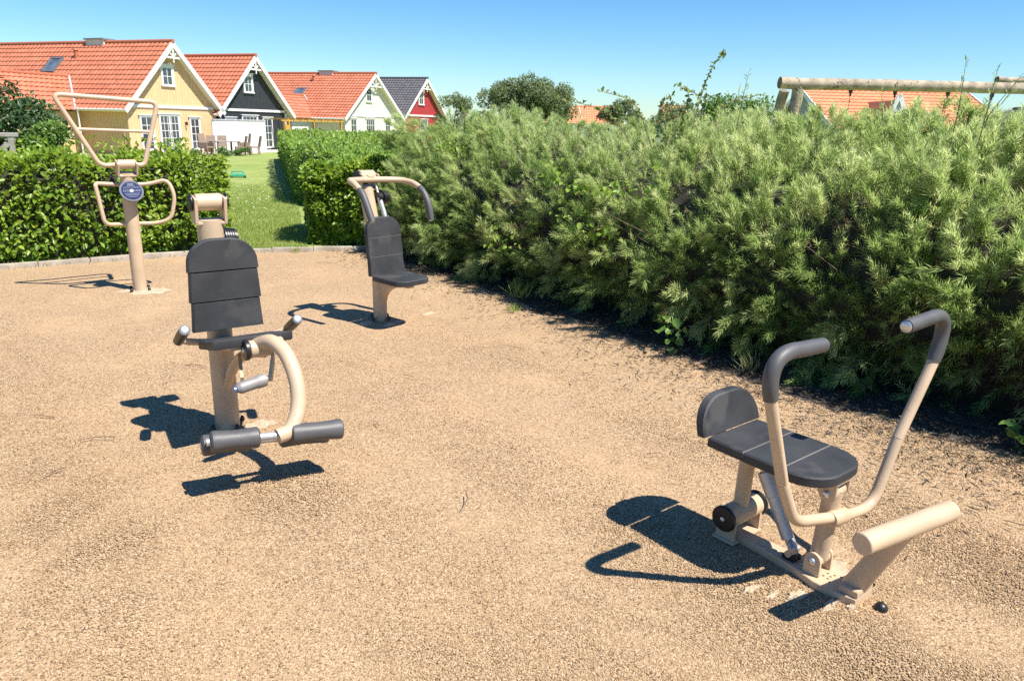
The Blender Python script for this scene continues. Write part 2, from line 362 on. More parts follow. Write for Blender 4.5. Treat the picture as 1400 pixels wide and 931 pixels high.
# loose stones lying on the gravel near the camera
peb_col = bpy.data.collections.new('pebble_shapes')
for k in range(5):
    g = np.random.default_rng(50+k); ph = (1+5**.5)/2
    vv = unit(np.array([(-1,ph,0),(1,ph,0),(-1,-ph,0),(1,-ph,0),(0,-1,ph),(0,1,ph),(0,-1,-ph),(0,1,-ph),(ph,0,-1),(ph,0,1),(-ph,0,-1),(-ph,0,1)]))
    vv = vv*g.uniform(.75, 1.15, (12, 1))*np.array([1, .8, .68])*.5
    ff = [(0,11,5),(0,5,1),(0,1,7),(0,7,10),(0,10,11),(1,5,9),(5,11,4),(11,10,2),(10,7,6),(7,1,8),(3,9,4),(3,4,2),(3,2,6),(3,6,8),(3,8,9),(4,9,5),(2,4,11),(6,2,10),(8,6,7),(9,8,1)]
    me = bpy.data.meshes.new('pebble'); me.from_pydata([tuple(p) for p in vv], [], ff); me.materials.append(pebble_m)
    peb_col.objects.link(bpy.data.objects.new('pebble', me))
def scatter(name, P, smin, smax, coll):
    me = bpy.data.meshes.new(name); me.vertices.add(len(P)); me.vertices.foreach_set('co', P.astype(np.float32).ravel())
    o = bpy.data.objects.new(name, me); COL.objects.link(o)
    ng = bpy.data.node_groups.new(name, 'GeometryNodeTree')
    ng.interface.new_socket('Geometry', in_out='INPUT', socket_type='NodeSocketGeometry'); ng.interface.new_socket('Geometry', in_out='OUTPUT', socket_type='NodeSocketGeometry')
    N, L = ng.nodes, ng.links; gi, go = N.new('NodeGroupInput'), N.new('NodeGroupOutput')
    ci = N.new('GeometryNodeCollectionInfo'); ci.inputs['Collection'].default_value = coll; ci.inputs['Separate Children'].default_value = True; ci.inputs['Reset Children'].default_value = True
    ip = N.new('GeometryNodeInstanceOnPoints'); ip.inputs['Pick Instance'].default_value = True
    rv = N.new('FunctionNodeRandomValue'); rv.data_type = 'FLOAT_VECTOR'; rv.inputs[0].default_value = (-.6, -.6, 0); rv.inputs[1].default_value = (.6, .6, 6.28)
    rs = N.new('FunctionNodeRandomValue'); rs.data_type = 'FLOAT'; rs.inputs[2].default_value = smin; rs.inputs[3].default_value = smax; rs.inputs['Seed'].default_value = 5
    L.new(gi.outputs[0], ip.inputs['Points']); L.new(ci.outputs[0], ip.inputs['Instance']); L.new(rv.outputs[0], ip.inputs['Rotation']); L.new(rs.outputs[1], ip.inputs['Scale'])
    L.new(ip.outputs[0], go.inputs[0]); md = o.modifiers.new('scatter', 'NODES'); md.node_group = ng
    return o
n = 520000
yy = 1.35 + 5.2*rng.beta(1.0, 2.1, n); xx = rng.uniform(-1, 1, n)*(1.0*yy+.9)*np.where(rng.random(n) < .8, .82, 1.15)
P = np.stack([xx, yy, np.zeros(n)], 1)
keep = (1.15*vnoise(P, 1.9, 3)+.5*vnoise(P, 6, 8)+rng.normal(0, .75, n)) > -.30
keep &= xx < 3.1 - (yy-3.4)*.62 + rng.normal(0, .14, n)
P = P[keep]; P[:, 2] = (.010*np.sin(P[:, 0]*2.1+1)*np.sin(P[:, 1]*1.7)+.006*np.sin(P[:, 0]*5.3+P[:, 1]*4.1))*.8 - .003
o = scatter('loose_gravel', P, .0045, .0095, peb_col); o['kind'] = 'stuff'; o['label'] = 'small golden stones lying loose on the gravel ground'

# dark soil and litter under the willow hedge, widened to paint its shadow
W0 = [(-1.55, 9.65), (-1.05, 8.75), (-.1, 7.55), (1.1, 5.95), (2.0, 4.85), (2.95, 3.9), (4.1, 2.8), (5.6, 1.3)]     # foot of the willow hedge
Wp = np.array([tuple(p)[:2] for p in smooth([(x, y, 0) for x, y in W0], 12)])
Wt = np.gradient(Wp, axis=0); Wt /= np.linalg.norm(Wt, axis=1, keepdims=True); Wn = np.stack([Wt[:, 1], -Wt[:, 0]], 1)   # towards the playground
if Wn[40] @ np.array([-1, -1]) < 0: Wn = -Wn
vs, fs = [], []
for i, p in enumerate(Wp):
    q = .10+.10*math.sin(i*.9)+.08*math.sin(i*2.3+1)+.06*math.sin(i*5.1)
    q += .24+.36*max(0, min(1, (i-26)/36))  # extra width stands in for the band of hedge shadow
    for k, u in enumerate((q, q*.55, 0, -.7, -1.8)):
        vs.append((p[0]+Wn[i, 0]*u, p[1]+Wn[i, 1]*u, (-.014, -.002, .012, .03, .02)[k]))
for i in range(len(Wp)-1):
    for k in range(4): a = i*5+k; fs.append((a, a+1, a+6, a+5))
struct(MB().add(vs, fs).build('soil_and_shade_bed', soil_shade_m, None, 60))
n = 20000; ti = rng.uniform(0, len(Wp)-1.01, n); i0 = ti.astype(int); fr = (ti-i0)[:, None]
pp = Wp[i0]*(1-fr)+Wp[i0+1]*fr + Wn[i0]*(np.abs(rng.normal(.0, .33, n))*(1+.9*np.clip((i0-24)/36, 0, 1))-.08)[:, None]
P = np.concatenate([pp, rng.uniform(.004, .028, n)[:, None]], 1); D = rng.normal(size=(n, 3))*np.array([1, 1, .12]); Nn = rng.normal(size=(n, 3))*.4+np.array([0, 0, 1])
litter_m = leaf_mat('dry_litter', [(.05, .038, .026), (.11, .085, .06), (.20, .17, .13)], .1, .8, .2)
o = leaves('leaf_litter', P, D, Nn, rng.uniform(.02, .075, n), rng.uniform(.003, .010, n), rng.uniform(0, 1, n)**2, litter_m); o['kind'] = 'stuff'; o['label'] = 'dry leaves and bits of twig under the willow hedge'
# twigs lying about on the gravel
mb = MB()
for k in range(62):
    if k < 45:
        i = random.randrange(len(Wp)); x, y = Wp[i] + Wn[i]*random.uniform(.25, 1.3)
    else: x, y = random.uniform(-2.6, 1.8), random.uniform(2.9, 6.8)
    a = random.uniform(0, 6.28); l = random.uniform(.05, .19); cu = random.uniform(-.5, .5); z = .013
    pts = [(x+math.cos(a+cu*t)*l*t, y+math.sin(a+cu*t)*l*t, z+.006*math.sin(t*3)) for t in (0, .35, .7, 1)]
    mb.tube(pts, [.0028, .0024, .002, .001], 4)
o = mb.build('fallen_twigs', twigm); o['kind'] = 'stuff'; o['label'] = 'thin dry twigs lying on the gravel'

# kerb of concrete edging stones
kp = [Vector((x, y, 0)) for x, y in KERB]
kr = bpy.data.objects.new('kerb', None); COL.objects.link(kr); struct(kr)
def along(P, step):
    out = [P[0]]; d = 0
    for a, b in zip(P, P[1:]):
        L_ = (b-a).length; pos = step-d
        while pos <= L_: out.append(a.lerp(b, pos/L_)); pos += step
        d = L_-(pos-step)
    return out
st = along(kp, .5)
for a, b in zip(st, st[1:]):
    t = (b-a).normalized(); h = random.uniform(-.006, .006)
    MB().bar(a+t*.004+Vector((0, 0, -.018+h)), b-t*.004+Vector((0, 0, -.018+random.uniform(-.006, .006))), .085, .13, .008).build('edging_stone', kerbm, kr)

# grass blades on the near lawn, daisies
n = 55000; yy = 9.0+13*rng.beta(1, 2.0, n); xx = -2.6-(yy-9.3)*.31-rng.uniform(0, 3.4, n)
def kerb_y(x): return np.interp(x, [k[0] for k in KERB], [k[1] for k in KERB])
keep = yy > kerb_y(xx)+.07; xx, yy = xx[keep], yy[keep]; n = len(xx)
P = np.stack([xx, yy, gz(xx, yy)-.004], 1); D = rng.normal(0, .45, (n, 3)); D[:, 2] = 1; hh = rng.uniform(.025, .06, n)*(1+.35*vnoise(P, 3, 4))
near = np.exp(-np.maximum(0, yy-kerb_y(xx)-.1)*5); hh *= 1+.9*near
o = leaves('lawn_grass', P, D, rng.normal(size=(n, 3)), hh, rng.uniform(.005, .010, n), np.clip(.5+.3*vnoise(P, 1.4, 9)+rng.normal(0, .2, n), 0, 1), grass_m); o['kind'] = 'stuff'; o['label'] = 'short mown grass blades of the lawn'
mb = MB()
for k in range(90):
    y = random.choice([random.gauss(17, 1.2), random.gauss(14.5, 1.0), random.uniform(11, 26)]); x = -3.4-(y-10)*.31-random.uniform(.0, 2.6); r = random.uniform(.009, .017)
    z = float(gz(x, y))+.05; mb.add([(x+r*math.cos(a), y+r*math.sin(a), z) for a in (0, 1.05, 2.1, 3.14, 4.2, 5.24)]+[(x, y, z+.012)], [(i, (i+1) % 6, 6) for i in range(6)])
o = mb.build('daisies', pinkf); o['kind'] = 'stuff'; o['label'] = 'white daisies scattered in the lawn'

# ------------------------------------------------------------------ hedges
def sweep_core(name, path, nrm, prof, m, parent, shrink):  # solid filler added so no light leaks through, coloured as if shaded
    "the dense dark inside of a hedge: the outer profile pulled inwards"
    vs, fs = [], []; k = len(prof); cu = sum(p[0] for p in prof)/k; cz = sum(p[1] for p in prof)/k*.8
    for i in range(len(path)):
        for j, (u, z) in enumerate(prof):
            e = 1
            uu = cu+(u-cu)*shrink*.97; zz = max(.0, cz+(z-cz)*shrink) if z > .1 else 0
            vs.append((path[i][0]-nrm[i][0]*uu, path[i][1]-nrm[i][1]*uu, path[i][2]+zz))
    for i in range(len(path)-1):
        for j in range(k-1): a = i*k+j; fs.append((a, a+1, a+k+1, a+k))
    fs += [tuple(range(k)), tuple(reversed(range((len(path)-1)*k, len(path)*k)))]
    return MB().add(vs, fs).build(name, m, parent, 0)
def prof_eval(prof, s):
    "point and outward normal at arclength fraction s of the (u depth, z) profile"
    p = np.array(prof); d = np.diff(p, axis=0); L_ = np.hypot(d[:, 0], d[:, 1]); c = np.concatenate([[0], np.cumsum(L_)]); c /= c[-1]
    u = np.interp(s, c, p[:, 0]); z = np.interp(s, c, p[:, 1]); i = np.clip(np.searchsorted(c, s)-1, 0, len(d)-1)
    mid = (c[:-1]+c[1:])/2; tu = np.interp(s, mid, d[:, 0]/L_); tz = np.interp(s, mid, d[:, 1]/L_); n_ = np.hypot(tu, tz)
    return u, z, -tz/n_, tu/n_          # outward normal in (u, z)

dry_m = leaf_mat('withered_willow_leaves', [(.10, .07, .04), (.20, .15, .08), (.28, .26, .12)], .25, .7, .2)
# --- the willow hedge on the right
wh = thing('willow_hedge', 'long grey-green narrow-leaved willow hedge along the right side of the gravel', 'hedge')
WPROF = [(.10, .02), (-.10, .2), (-.18, .45), (-.13, .72), (.02, .98), (.25, 1.2), (.62, 1.38), (1.15, 1.51), (1.8, 1.55), (2.3, 1.45), (2.5, 1.1)]
path3 = [(p[0], p[1], 0) for p in Wp]
sweep_core('opaque_core', path3, Wn, WPROF, core, wh, .80)
def wlow(i):
    i = np.asarray(i, float); return .94+.125*np.clip((i-20)/34., 0, 1)+.10*np.exp(-(i/11)**2)      # the far part is clipped a little lower
def willow_base(n, smax, g):
    ti = g.uniform(0, len(Wp)-1.01, n); i0 = ti.astype(int); fr = (ti-i0)[:, None]
    base = Wp[i0]*(1-fr)+Wp[i0+1]*fr; nr_ = Wn[i0]
    s = g.uniform(0.0, smax, n); u, z, nu, nz = prof_eval(WPROF, s)
    Q = np.stack([base[:, 0]-nr_[:, 0]*u, base[:, 1]-nr_[:, 1]*u, z*wlow(ti)], 1); out = np.stack([-nr_[:, 0]*nu, -nr_[:, 1]*nu, nz], 1)
    # the rounded left end behind the pull-down machine
    m = int(n*.09); a = g.uniform(0, math.pi, m); ez = g.uniform(.05, 1.58, m); rad = 1.2-.32*np.abs(ez-.75)**2
    cen = Wp[0]-Wn[0]*1.15; td = -Wt[0]
    eo = np.stack([np.cos(a)*Wn[0, 0]+np.sin(a)*td[0]*.55, np.cos(a)*Wn[0, 1]+np.sin(a)*td[1]*.55, .25+0*a], 1)
    eq = np.stack([cen[0]+rad*eo[:, 0], cen[1]+rad*eo[:, 1], ez], 1)
    return np.concatenate([Q, eq]), unit(np.concatenate([out, eo]))
g = np.random.default_rng(5); UP = np.array([0, 0, 1.])
# dense body of short shoots
Q1, O1 = willow_base(9600, .84, g); n = len(Q1)
tq = .35+.65*np.clip(1-O1[:, 2], 0, 1)
Q1 = Q1+O1*(tq*(.09*vnoise(Q1, 4, 21)+.08*vnoise(Q1, 9, 22))-np.abs(g.normal(0, .09, n))-.13)[:, None]
D1 = unit(O1*.8+UP*.45+g.normal(0, .4, (n, 3))); L1 = g.uniform(.11, .21, n); T1 = g.uniform(.06, .60, n)+.34*np.clip((O1[:, 2]-.35)/.4, 0, 1)  # body shoots painted darker like shade, upward ones paler like sunlight
# sprays: branches that push out of the body, each with a fan of shoots
Qb, Ob = willow_base(980, .82, g); nb = len(Qb); side = np.clip(1-Ob[:, 2:3], 0, 1)
Db = unit(Ob*.95+UP*(.12+.6*(1-side))+g.normal(0, .30, (nb, 3))); Qb = Qb-Ob*.11+Ob*((.3+.7*side[:, 0])*.11*vnoise(Qb, 4, 21))[:, None]
k = 10; q = g.uniform(0, 1, (nb, k)); Lb = g.uniform(.12, .32, nb)
Q2 = (Qb[:, None]+Db[:, None]*(q*Lb[:, None])[..., None]).reshape(-1, 3)
D2 = unit(np.repeat(Db, k, 0)*1.15+UP*.10+g.normal(0, .38, (nb*k, 3))); L2 = g.uniform(.10, .20, nb*k)*(1.05-.3*q.ravel()); T2 = np.repeat(g.uniform(.2, .9, nb), k)+g.normal(0, .1, nb*k)
Q, D, Ls, T0 = np.concatenate([Q1, Q2]), np.concatenate([D1, D2]), np.concatenate([L1, L2]), np.concatenate([T1, T2]); n = len(Q)
Q[:, 2] = np.maximum(Q[:, 2], .03)
topm = Q[:, 2] > 1.3; Ls[topm] *= g.uniform(.75, 1.15, topm.sum()); T0 = T0+.22*topm  # paler tint painted on the hedge top in place of sunlight
K = 28; t = .10+.90*(np.arange(K)+.5)/K
S1 = unit(np.cross(D, g.normal(size=(n, 3)))); S2 = np.cross(D, S1)
ph = np.arange(K)*2.4+g.uniform(0, 6.28, n)[:, None]
radial = np.cos(ph)[..., None]*S1[:, None]+np.sin(ph)[..., None]*S2[:, None]
sag = -(t**2)[None, :, None]*Ls[:, None, None]*np.array([0, 0, .08])
LP = Q[:, None]+D[:, None]*(Ls[:, None]*t)[..., None]+sag
LD = unit(D[:, None]*(.75+.7*t)[None, :, None]+radial*.68+g.normal(0, .12, (n, K, 3)))
LL = (g.uniform(.052, .096, (n, K)))*(1.1-.45*t)[None]; LW = g.uniform(.0044, .0070, (n, K))
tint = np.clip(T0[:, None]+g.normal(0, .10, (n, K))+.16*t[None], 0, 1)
NN = g.normal(size=(n, K, 3))*.42+np.array([.48, -.26, .84])
dead = ((vnoise(Q, 2.6, 77) > .62) & (g.random(n) < .45)) | (g.random(n) < .012); gone = (vnoise(Q, 3.1, 78) > .85) & (g.random(n) < .6)
def shoots(name, k_, m_, dens=1.):
    q = np.repeat(k_, K) & (g.random(n*K) < dens)
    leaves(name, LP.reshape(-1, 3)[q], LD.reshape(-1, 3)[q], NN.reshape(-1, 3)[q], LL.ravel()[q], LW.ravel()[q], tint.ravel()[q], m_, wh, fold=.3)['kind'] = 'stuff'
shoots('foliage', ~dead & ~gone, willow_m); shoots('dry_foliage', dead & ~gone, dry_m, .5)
sv = np.stack([Q+S1*.0022, Q-S1*.0022, Q+D*Ls[:, None]*.9+sag[:, -1]*.8], 1).reshape(-1, 3)
npmesh('stems', sv, 3, np.arange(n)[:, None]*3+np.array([0, 1, 2]), twigm, wh)['kind'] = 'stuff'
# bare inner twigs seen in the gaps
mb = MB()
for k in range(260):
    i = random.randrange(len(Wp)); p = Wp[i]-Wn[i]*random.uniform(.14, .34); z0 = random.uniform(.1, .7)
    e = Vector((random.gauss(0, .25), random.gauss(0, .25), random.uniform(.25, .6))); q = Vector((p[0], p[1], z0)); wv_ = Vector((Wn[i][0], Wn[i][1], 0))*random.uniform(-.05, .10)
    mb.tube([q, q+e*.5+wv_*.3, q+e+wv_], [.006, .004, .002], 4, False)
mb.build('inner_twigs', twigm, wh)['kind'] = 'stuff'

# --- leafy beech hedges
def beech(hedge, path, nrm, prof, n, m, size, seed, srange=(0, 1), bump=.05, zoff=None, single=0, dens=None, ends=True):
    g = np.random.default_rng(seed); path = np.array(path); nrm = np.array(nrm)
    seg = np.linalg.norm(np.diff(path, axis=0), axis=1); c = np.concatenate([[0], np.cumsum(seg)]); tot = c[-1]
    q = g.uniform(0, 1, n) if dens is None else g.beta(*dens, n)
    d = q*tot; i0 = np.clip(np.searchsorted(c, d)-1, 0, len(path)-2); fr = ((d-c[i0])/seg[i0])[:, None]
    base = path[i0]*(1-fr)+path[i0+1]*fr; nr_ = unit(nrm[i0]*(1-fr)+nrm[i0+1]*fr)
    s = g.uniform(srange[0], srange[1], n); u, z, nu, nz = prof_eval(prof, s)
    Q = np.stack([base[:, 0]-nr_[:, 0]*u, base[:, 1]-nr_[:, 1]*u, base[:, 2]+z], 1)
    out = np.stack([-nr_[:, 0]*nu, -nr_[:, 1]*nu, nz], 1)
    dep = bump*1.2*vnoise(Q, 5, seed+1)+bump*vnoise(Q, 13, seed+2)-np.abs(g.normal(0, .05, n)); Q = Q+out*dep[:, None]
    top = np.clip(nz, 0, 1)[:, None]
    D = unit(out*.55+g.normal(0, .55, (n, 3))+np.array([0, 0, -.15])+top*np.array([0, 0, .5]))
    Nn = unit(out*.35+np.array([.35, -.25, .85])+g.normal(0, .34, (n, 3)))
    L_ = g.uniform(.7, 1.25, n)*size; W_ = L_*g.uniform(.55, .72, n)
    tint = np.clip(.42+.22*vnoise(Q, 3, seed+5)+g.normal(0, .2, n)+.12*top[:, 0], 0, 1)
    return Q, D, Nn, L_, W_, tint
def single_leaves(hedge, Q, D, Nn, L_, W_, m, k):
    "the k leaves that show largest become parts of their own, sharing a few meshes"
    cam_p = np.array([0, 0, CAM_H]); sz = L_/np.linalg.norm(Q-cam_p, axis=1); idx = np.argsort(-sz)[:k]; base = []
    for j in range(6):
        g = np.random.default_rng(j); a = leaves('leaf', np.zeros((1, 3)), np.array([[0, 1., 0]]), np.array([[0, 0, 1.]]), [1.], [.62+.05*j/5], [.3+.12*j], m, None, True, .2+.02*j, .05+.03*j)
        base.append(a.data); bpy.data.objects.remove(a)
    for j, i in enumerate(idx):
        o = bpy.data.objects.new('leaf', base[j % 6]); COL.objects.link(o); o.parent = hedge
        d = Vector(D[i]); nn = Vector(Nn[i]); sx = d.cross(nn).normalized(); nn = sx.cross(d)
        mm = Matrix((sx, d, nn)).transposed().to_4x4()*1.0; mm = Matrix.Translation(Q[i]) @ mm @ Matrix.Scale(L_[i], 4); o.matrix_local = mm
    mask = np.ones(len(Q), bool); mask[idx] = False; return mask
# left hedge behind the kerb
lh = thing('beech_hedge', 'low clipped beech hedge with bright green leaves behind the kerb on the left', 'hedge')
lp = [Vector((x, y, 0)) for x, y in [(-8.2, 5.95), (-7.6, 6.42), (-5.5, 8.02), (-4.35, 8.88), (-3.92, 9.12)]]
lpath = [tuple(p) for p in smooth(lp, 6)]; lt = np.gradient(np.array(lpath), axis=0)[:, :2]; ln = unit(np.stack([lt[:, 1], -lt[:, 0]], 1))
HP = [(.02, .0), (-.04, .2), (-.05, .6), (-.03, .95), (.06, 1.08), (.3, 1.12), (.65, 1.10), (.85, 1.0), (.9, .5)]
sweep_core('opaque_core', lpath, ln, HP, core, lh, .80)
A = beech(lh, lpath, ln, HP, 14500, beech_m, .072, 31, bump=.075)
# sprigs on top and the rounded right end by the lawn
g = np.random.default_rng(77); n = 1900; a = g.uniform(-.15, math.pi, n); ez = g.uniform(.03, 1.13, n); cx_, cy_ = lpath[-1][0]-ln[-1][0]*.42, lpath[-1][1]-ln[-1][1]*.42
tl = unit(lt[-1]); rr = .47*g.uniform(.75, 1.05, n); ep = np.stack([cx_+rr*(np.cos(a)*ln[-1][0]+np.sin(a)*tl[0]*.9), cy_+rr*(np.cos(a)*ln[-1][1]+np.sin(a)*tl[1]*.9), ez], 1)
eo = unit(np.stack([ep[:, 0]-cx_, ep[:, 1]-cy_, .15+0*ez], 1)); B = (ep, unit(eo*.6+g.normal(0, .5, (n, 3))), unit(eo*.35+np.array([0, 0, .9])+g.normal(0, .35, (n, 3))), g.uniform(.05, .09, n), g.uniform(.033, .055, n), np.clip(g.normal(.5, .2, n), 0, 1))
n = 900; k = 70; bi = g.uniform(0, 1, k); bb = np.array(lpath)[np.clip((bi*(len(lpath)-1)).astype(int), 0, len(lpath)-1)]; bb[:, :2] -= ln[np.clip((bi*(len(lpath)-1)).astype(int), 0, len(lpath)-1)]*g.uniform(.05, .7, k)[:, None]
j = g.integers(0, k, n); hh = g.uniform(.95, 1.32, n); ep = bb[j]+np.stack([g.normal(0, .04, n)+(hh-1)*g.normal(0, 1, k)[j]*.4, g.normal(0, .04, n)+(hh-1)*g.normal(0, 1, k)[j]*.4, hh], 1)
Cc = (ep, unit(g.normal(0, .6, (n, 3))+np.array([0, 0, .5])), unit(g.normal(0, .5, (n, 3))+np.array([0, 0, .8])), g.uniform(.05, .08, n), g.uniform(.03, .05, n), np.clip(g.normal(.65, .18, n), 0, 1))
Q, D, Nn, L_, W_, tt = [np.concatenate(z) for z in zip(A, B, Cc)]
vis = (A[0] @ np.array([0, 0, 0]) == 0)
mask = single_leaves(lh, Q, D, Nn, L_, W_, beech_m, 280)
leaves('foliage', Q[mask], D[mask], Nn[mask], L_[mask], W_[mask], tt[mask], beech_m, lh, True)['kind'] = 'stuff'
mb = MB()
for k in range(90):
    i = random.randrange(len(lpath)-1); p = Vector(lpath[i]).lerp(Vector(lpath[i+1]), random.random()); nn = Vector((ln[i][0], ln[i][1], 0)); p -= nn*random.uniform(.15, .4)
    z1 = random.uniform(.5, 1.1); mb.tube([p, p+Vector((random.gauss(0, .06), random.gauss(0, .06), z1*.5)), p+Vector((random.gauss(0, .12), random.gauss(0, .12), z1))], [.012, .008, .003], 5, False)
mb.build('stems', bark, lh)

# middle hedge along the lawn: its near end is leafy beech, it widens towards the houses
mh = thing('garden_hedge', 'broad bright green hedge running from the playground along the right of the lawn', 'hedge')
def grid_hedge(n, y0, y1, size, seed, beta):
    g = np.random.default_rng(seed); y = y0+(y1-y0)*g.beta(*beta, n); t = (y-10)/30
    xl = -2.74-(y-10)*.322+.85*np.exp(-((y-13.6)/1.7)**4); xr = -1.80-(y-10)*.10; hgt_ = 1.02+.42*np.clip(t*1.7, 0, 1)
    s = g.uniform(0, 1, n); side = s < .42
    wob = .10*vnoise(np.stack([xl, y, s*3], 1), 1.6, seed)
    u = np.where(side, 0, (s-.42)/.58)
    x = np.where(side, xl+wob, xl+(xr-xl)*u); z = np.where(side, hgt_*(s/.42), hgt_)
    # rounded shoulder
    sh = np.clip(1-(x-xl)/.45, 0, 1); z = np.where(side, z, z-.16*sh**2)
    Q = np.stack([x, y, gz(x, y)+z], 1); Q[:, 2] += .08*vnoise(Q, 1.7, seed+3)*(~side)+.05*vnoise(Q, 5, seed+4)*(~side)
    out = np.where(side[:, None], np.array([-.94, -.3, .1]), np.array([0, -.05, 1.]))
    Q = Q+out*(-np.abs(g.normal(0, .06, n))+.05*vnoise(Q, 6, seed+6))[:, None]
    D = unit(out*.5+g.normal(0, .55, (n, 3))+np.array([0, 0, -.1])); Nn = unit(out*.3+np.array([.35, -.25, .85])+g.normal(0, .36, (n, 3)))
    sc_ = size*(1+.045*(y-10)); L_ = g.uniform(.7, 1.25, n)*sc_; return Q, D, Nn, L_, L_*g.uniform(.5, .7, n), np.clip(.45+.22*vnoise(Q, 2, seed+5)+g.normal(0, .2, n), 0, 1)
A = grid_hedge(26000, 9.95, 40, .066, 41, (.75, 1.7))
fp = [(-2.80, 10.02, 0), (-2.4, 9.9, 0), (-2.0, 9.82, 0), (-1.55, 9.9, 0)]; fn = np.array([(-.35, -.94), (-.12, -1), (0, -1), (.2, -1)]); fn = unit(fn)
FP = [(.02, .0), (-.05, .25), (-.06, .6), (-.03, .9), (.05, 1.02), (.25, 1.07)]
B = beech(mh, fp, fn, FP, 4200, beech_m, .078, 43, bump=.07)
mk = single_leaves(mh, *B[:5], beech_m, 220)
leaves('front_foliage', *[b[mk] for b in B], beech_m, mh, True)['kind'] = 'stuff'
leaves('foliage', *A, beech2_m, mh, True)['kind'] = 'stuff'
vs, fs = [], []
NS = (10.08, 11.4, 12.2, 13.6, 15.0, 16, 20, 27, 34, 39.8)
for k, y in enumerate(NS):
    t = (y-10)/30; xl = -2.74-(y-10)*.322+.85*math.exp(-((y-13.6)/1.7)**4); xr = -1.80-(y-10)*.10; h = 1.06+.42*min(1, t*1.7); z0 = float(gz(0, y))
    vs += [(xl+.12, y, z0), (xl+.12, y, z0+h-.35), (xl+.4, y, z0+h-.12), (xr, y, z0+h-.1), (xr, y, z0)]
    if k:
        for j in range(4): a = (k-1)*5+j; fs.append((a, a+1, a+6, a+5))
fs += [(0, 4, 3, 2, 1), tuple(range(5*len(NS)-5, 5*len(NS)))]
MB().add(vs, fs).build('opaque_core', core, mh, 0)  # added opaque filler that keeps light from leaking through this hedge
mb = MB()
for k in range(60):
    p = Vector((random.uniform(-2.9, -1.7), 10.0+random.uniform(.02, .3), 0)); z1 = random.uniform(.6, 1.0)
    mb.tube([p, p+Vector((random.gauss(0, .05), random.gauss(0, .05), z1*.5)), p+Vector((random.gauss(0, .1), random.gauss(0, .1), z1))], [.012, .008, .003], 5, False)
mb.build('stems', bark, mh)

# ------------------------------------------------------------------ trees and shrubs
def tree(name, label, cat, base, trunk_h, r_tr, blobs, nl, size, m, seed, group=None, limbs=True, flat=.9):
    "tapered trunk, limbs to each leaf clump, many leaf faces per clump; blobs = (dx, dy, z, radius)"
    g = np.random.default_rng(seed); o = thing(name, label, cat, base, 0, group)
    tips = [Vector(b[:3]) for b in blobs]; mb = MB(); topz = max(b[2] for b in blobs)
    mb.tube(smooth([(0, 0, -.2), (g.normal(0, .03)*trunk_h, 0, trunk_h*.5), (g.normal(0, .05)*trunk_h, 0, trunk_h), (0, 0, (trunk_h+topz)/2)], 4), [r_tr*(1-.7*i/12) for i in range(13)], 8)
    tr = mb.build('trunk', bark, o)
    if limbs:
        mb = MB()
        for b in tips:
            a = Vector((0, 0, trunk_h*g.uniform(.75, 1.05))); mid = a.lerp(b, .5)+Vector((g.normal(0, .06), g.normal(0, .06), .1))*b.length*.3
            mb.tube([a, mid, b], [r_tr*.45, r_tr*.28, r_tr*.08], 6, False)
        mb.build('limbs', bark, o)
    P, D, Nn, L_, T = [], [], [], [], []; tot = sum(b[3]**2 for b in blobs)
    for b in blobs:
        k = max(20, int(nl*b[3]**2/tot)); d = unit(g.normal(size=(k, 3))); r = b[3]*g.uniform(.15, 1.0, k)**.45
        q = d*r[:, None]*np.array([1, 1, flat]); q *= (1+.22*vnoise(d*2+g.uniform(0, 9, 3), 3, seed))[:, None]
        P.append(q+np.array(b[:3])); D.append(unit(d*.5+g.normal(0, .6, (k, 3)))); Nn.append(unit(np.array([.35, -.2, .75])+g.normal(0, .45, (k, 3)))); L_.append(g.uniform(.6, 1.3, k)*size); T.append(np.clip(g.normal(.5, .22, k)+g.normal(0, .12), 0, 1))
    P, D, Nn, L_, T = map(np.concatenate, (P, D, Nn, L_, T))
    leaves('crown', P, D, Nn, L_, L_*.6, T, m, o, True)['kind'] = 'stuff'; return o
def blobs(n, rx, ry, z0, z1, r, seed, shape=1.):
    g = np.random.default_rng(seed); out = []
    for k in range(n):
        a, q = g.uniform(0, 6.28), g.uniform(0, 1)**.5; h = g.uniform(0, 1); wd = math.sin(math.pi*(.12+.82*h))**shape
        out.append((rx*q*math.cos(a)*wd, ry*q*math.sin(a)*wd, z0+(z1-z0)*h, r*g.uniform(.7, 1.25)))
    return out
tree('broad_tree', 'large round-crowned tree far behind the willow hedge, rising above small orange roofs', 'tree', (.9, 70, -.45), 2.4, .28, [(0, 0, 5.3, 1.25), (-1.4, .2, 4.9, 1.2), (1.4, 0, 5.0, 1.2), (-2.5, 0, 4.1, 1.1), (2.6, .2, 4.2, 1.1), (0, -.8, 4.3, 1.5), (.8, -.6, 3.6, 1.3)]+blobs(34, 4.1, 3.4, 2.2, 5.7, .85, 3, .5), 22000, .20, tree_m, 61)
tree('field_tree', 'low rounded tree to the right of the small orange roofs on the skyline', 'tree', (12.4, 92, -.45), 2, .2, blobs(12, 2.4, 2, 2.6, 4.6, .8, 4), 4500, .24, tree_m, 62)
tree('field_tree', 'small bushy tree between two small orange roofs on the skyline', 'tree', (8.6, 96, -.45), 2, .2, blobs(9, 2.6, 2, 2.2, 3.5, .7, 5), 3000, .24, tree_m, 63)
tree('young_tree', 'slender young tree just right of the red house gable', 'tree', (-4.9, 58, -.45), 1.5, .07, blobs(26, 1.3, .9, .8, 4.0, .5, 6, .5), 7000, .13, tree_m, 64)
tree('round_tree', 'rounded tree behind the tall bramble shoot on the skyline', 'tree', (8.1, 30, -.45), 1.4, .12, blobs(12, 1.5, 1.2, 2.0, 3.25, .5, 7), 4500, .12, light_m, 65)
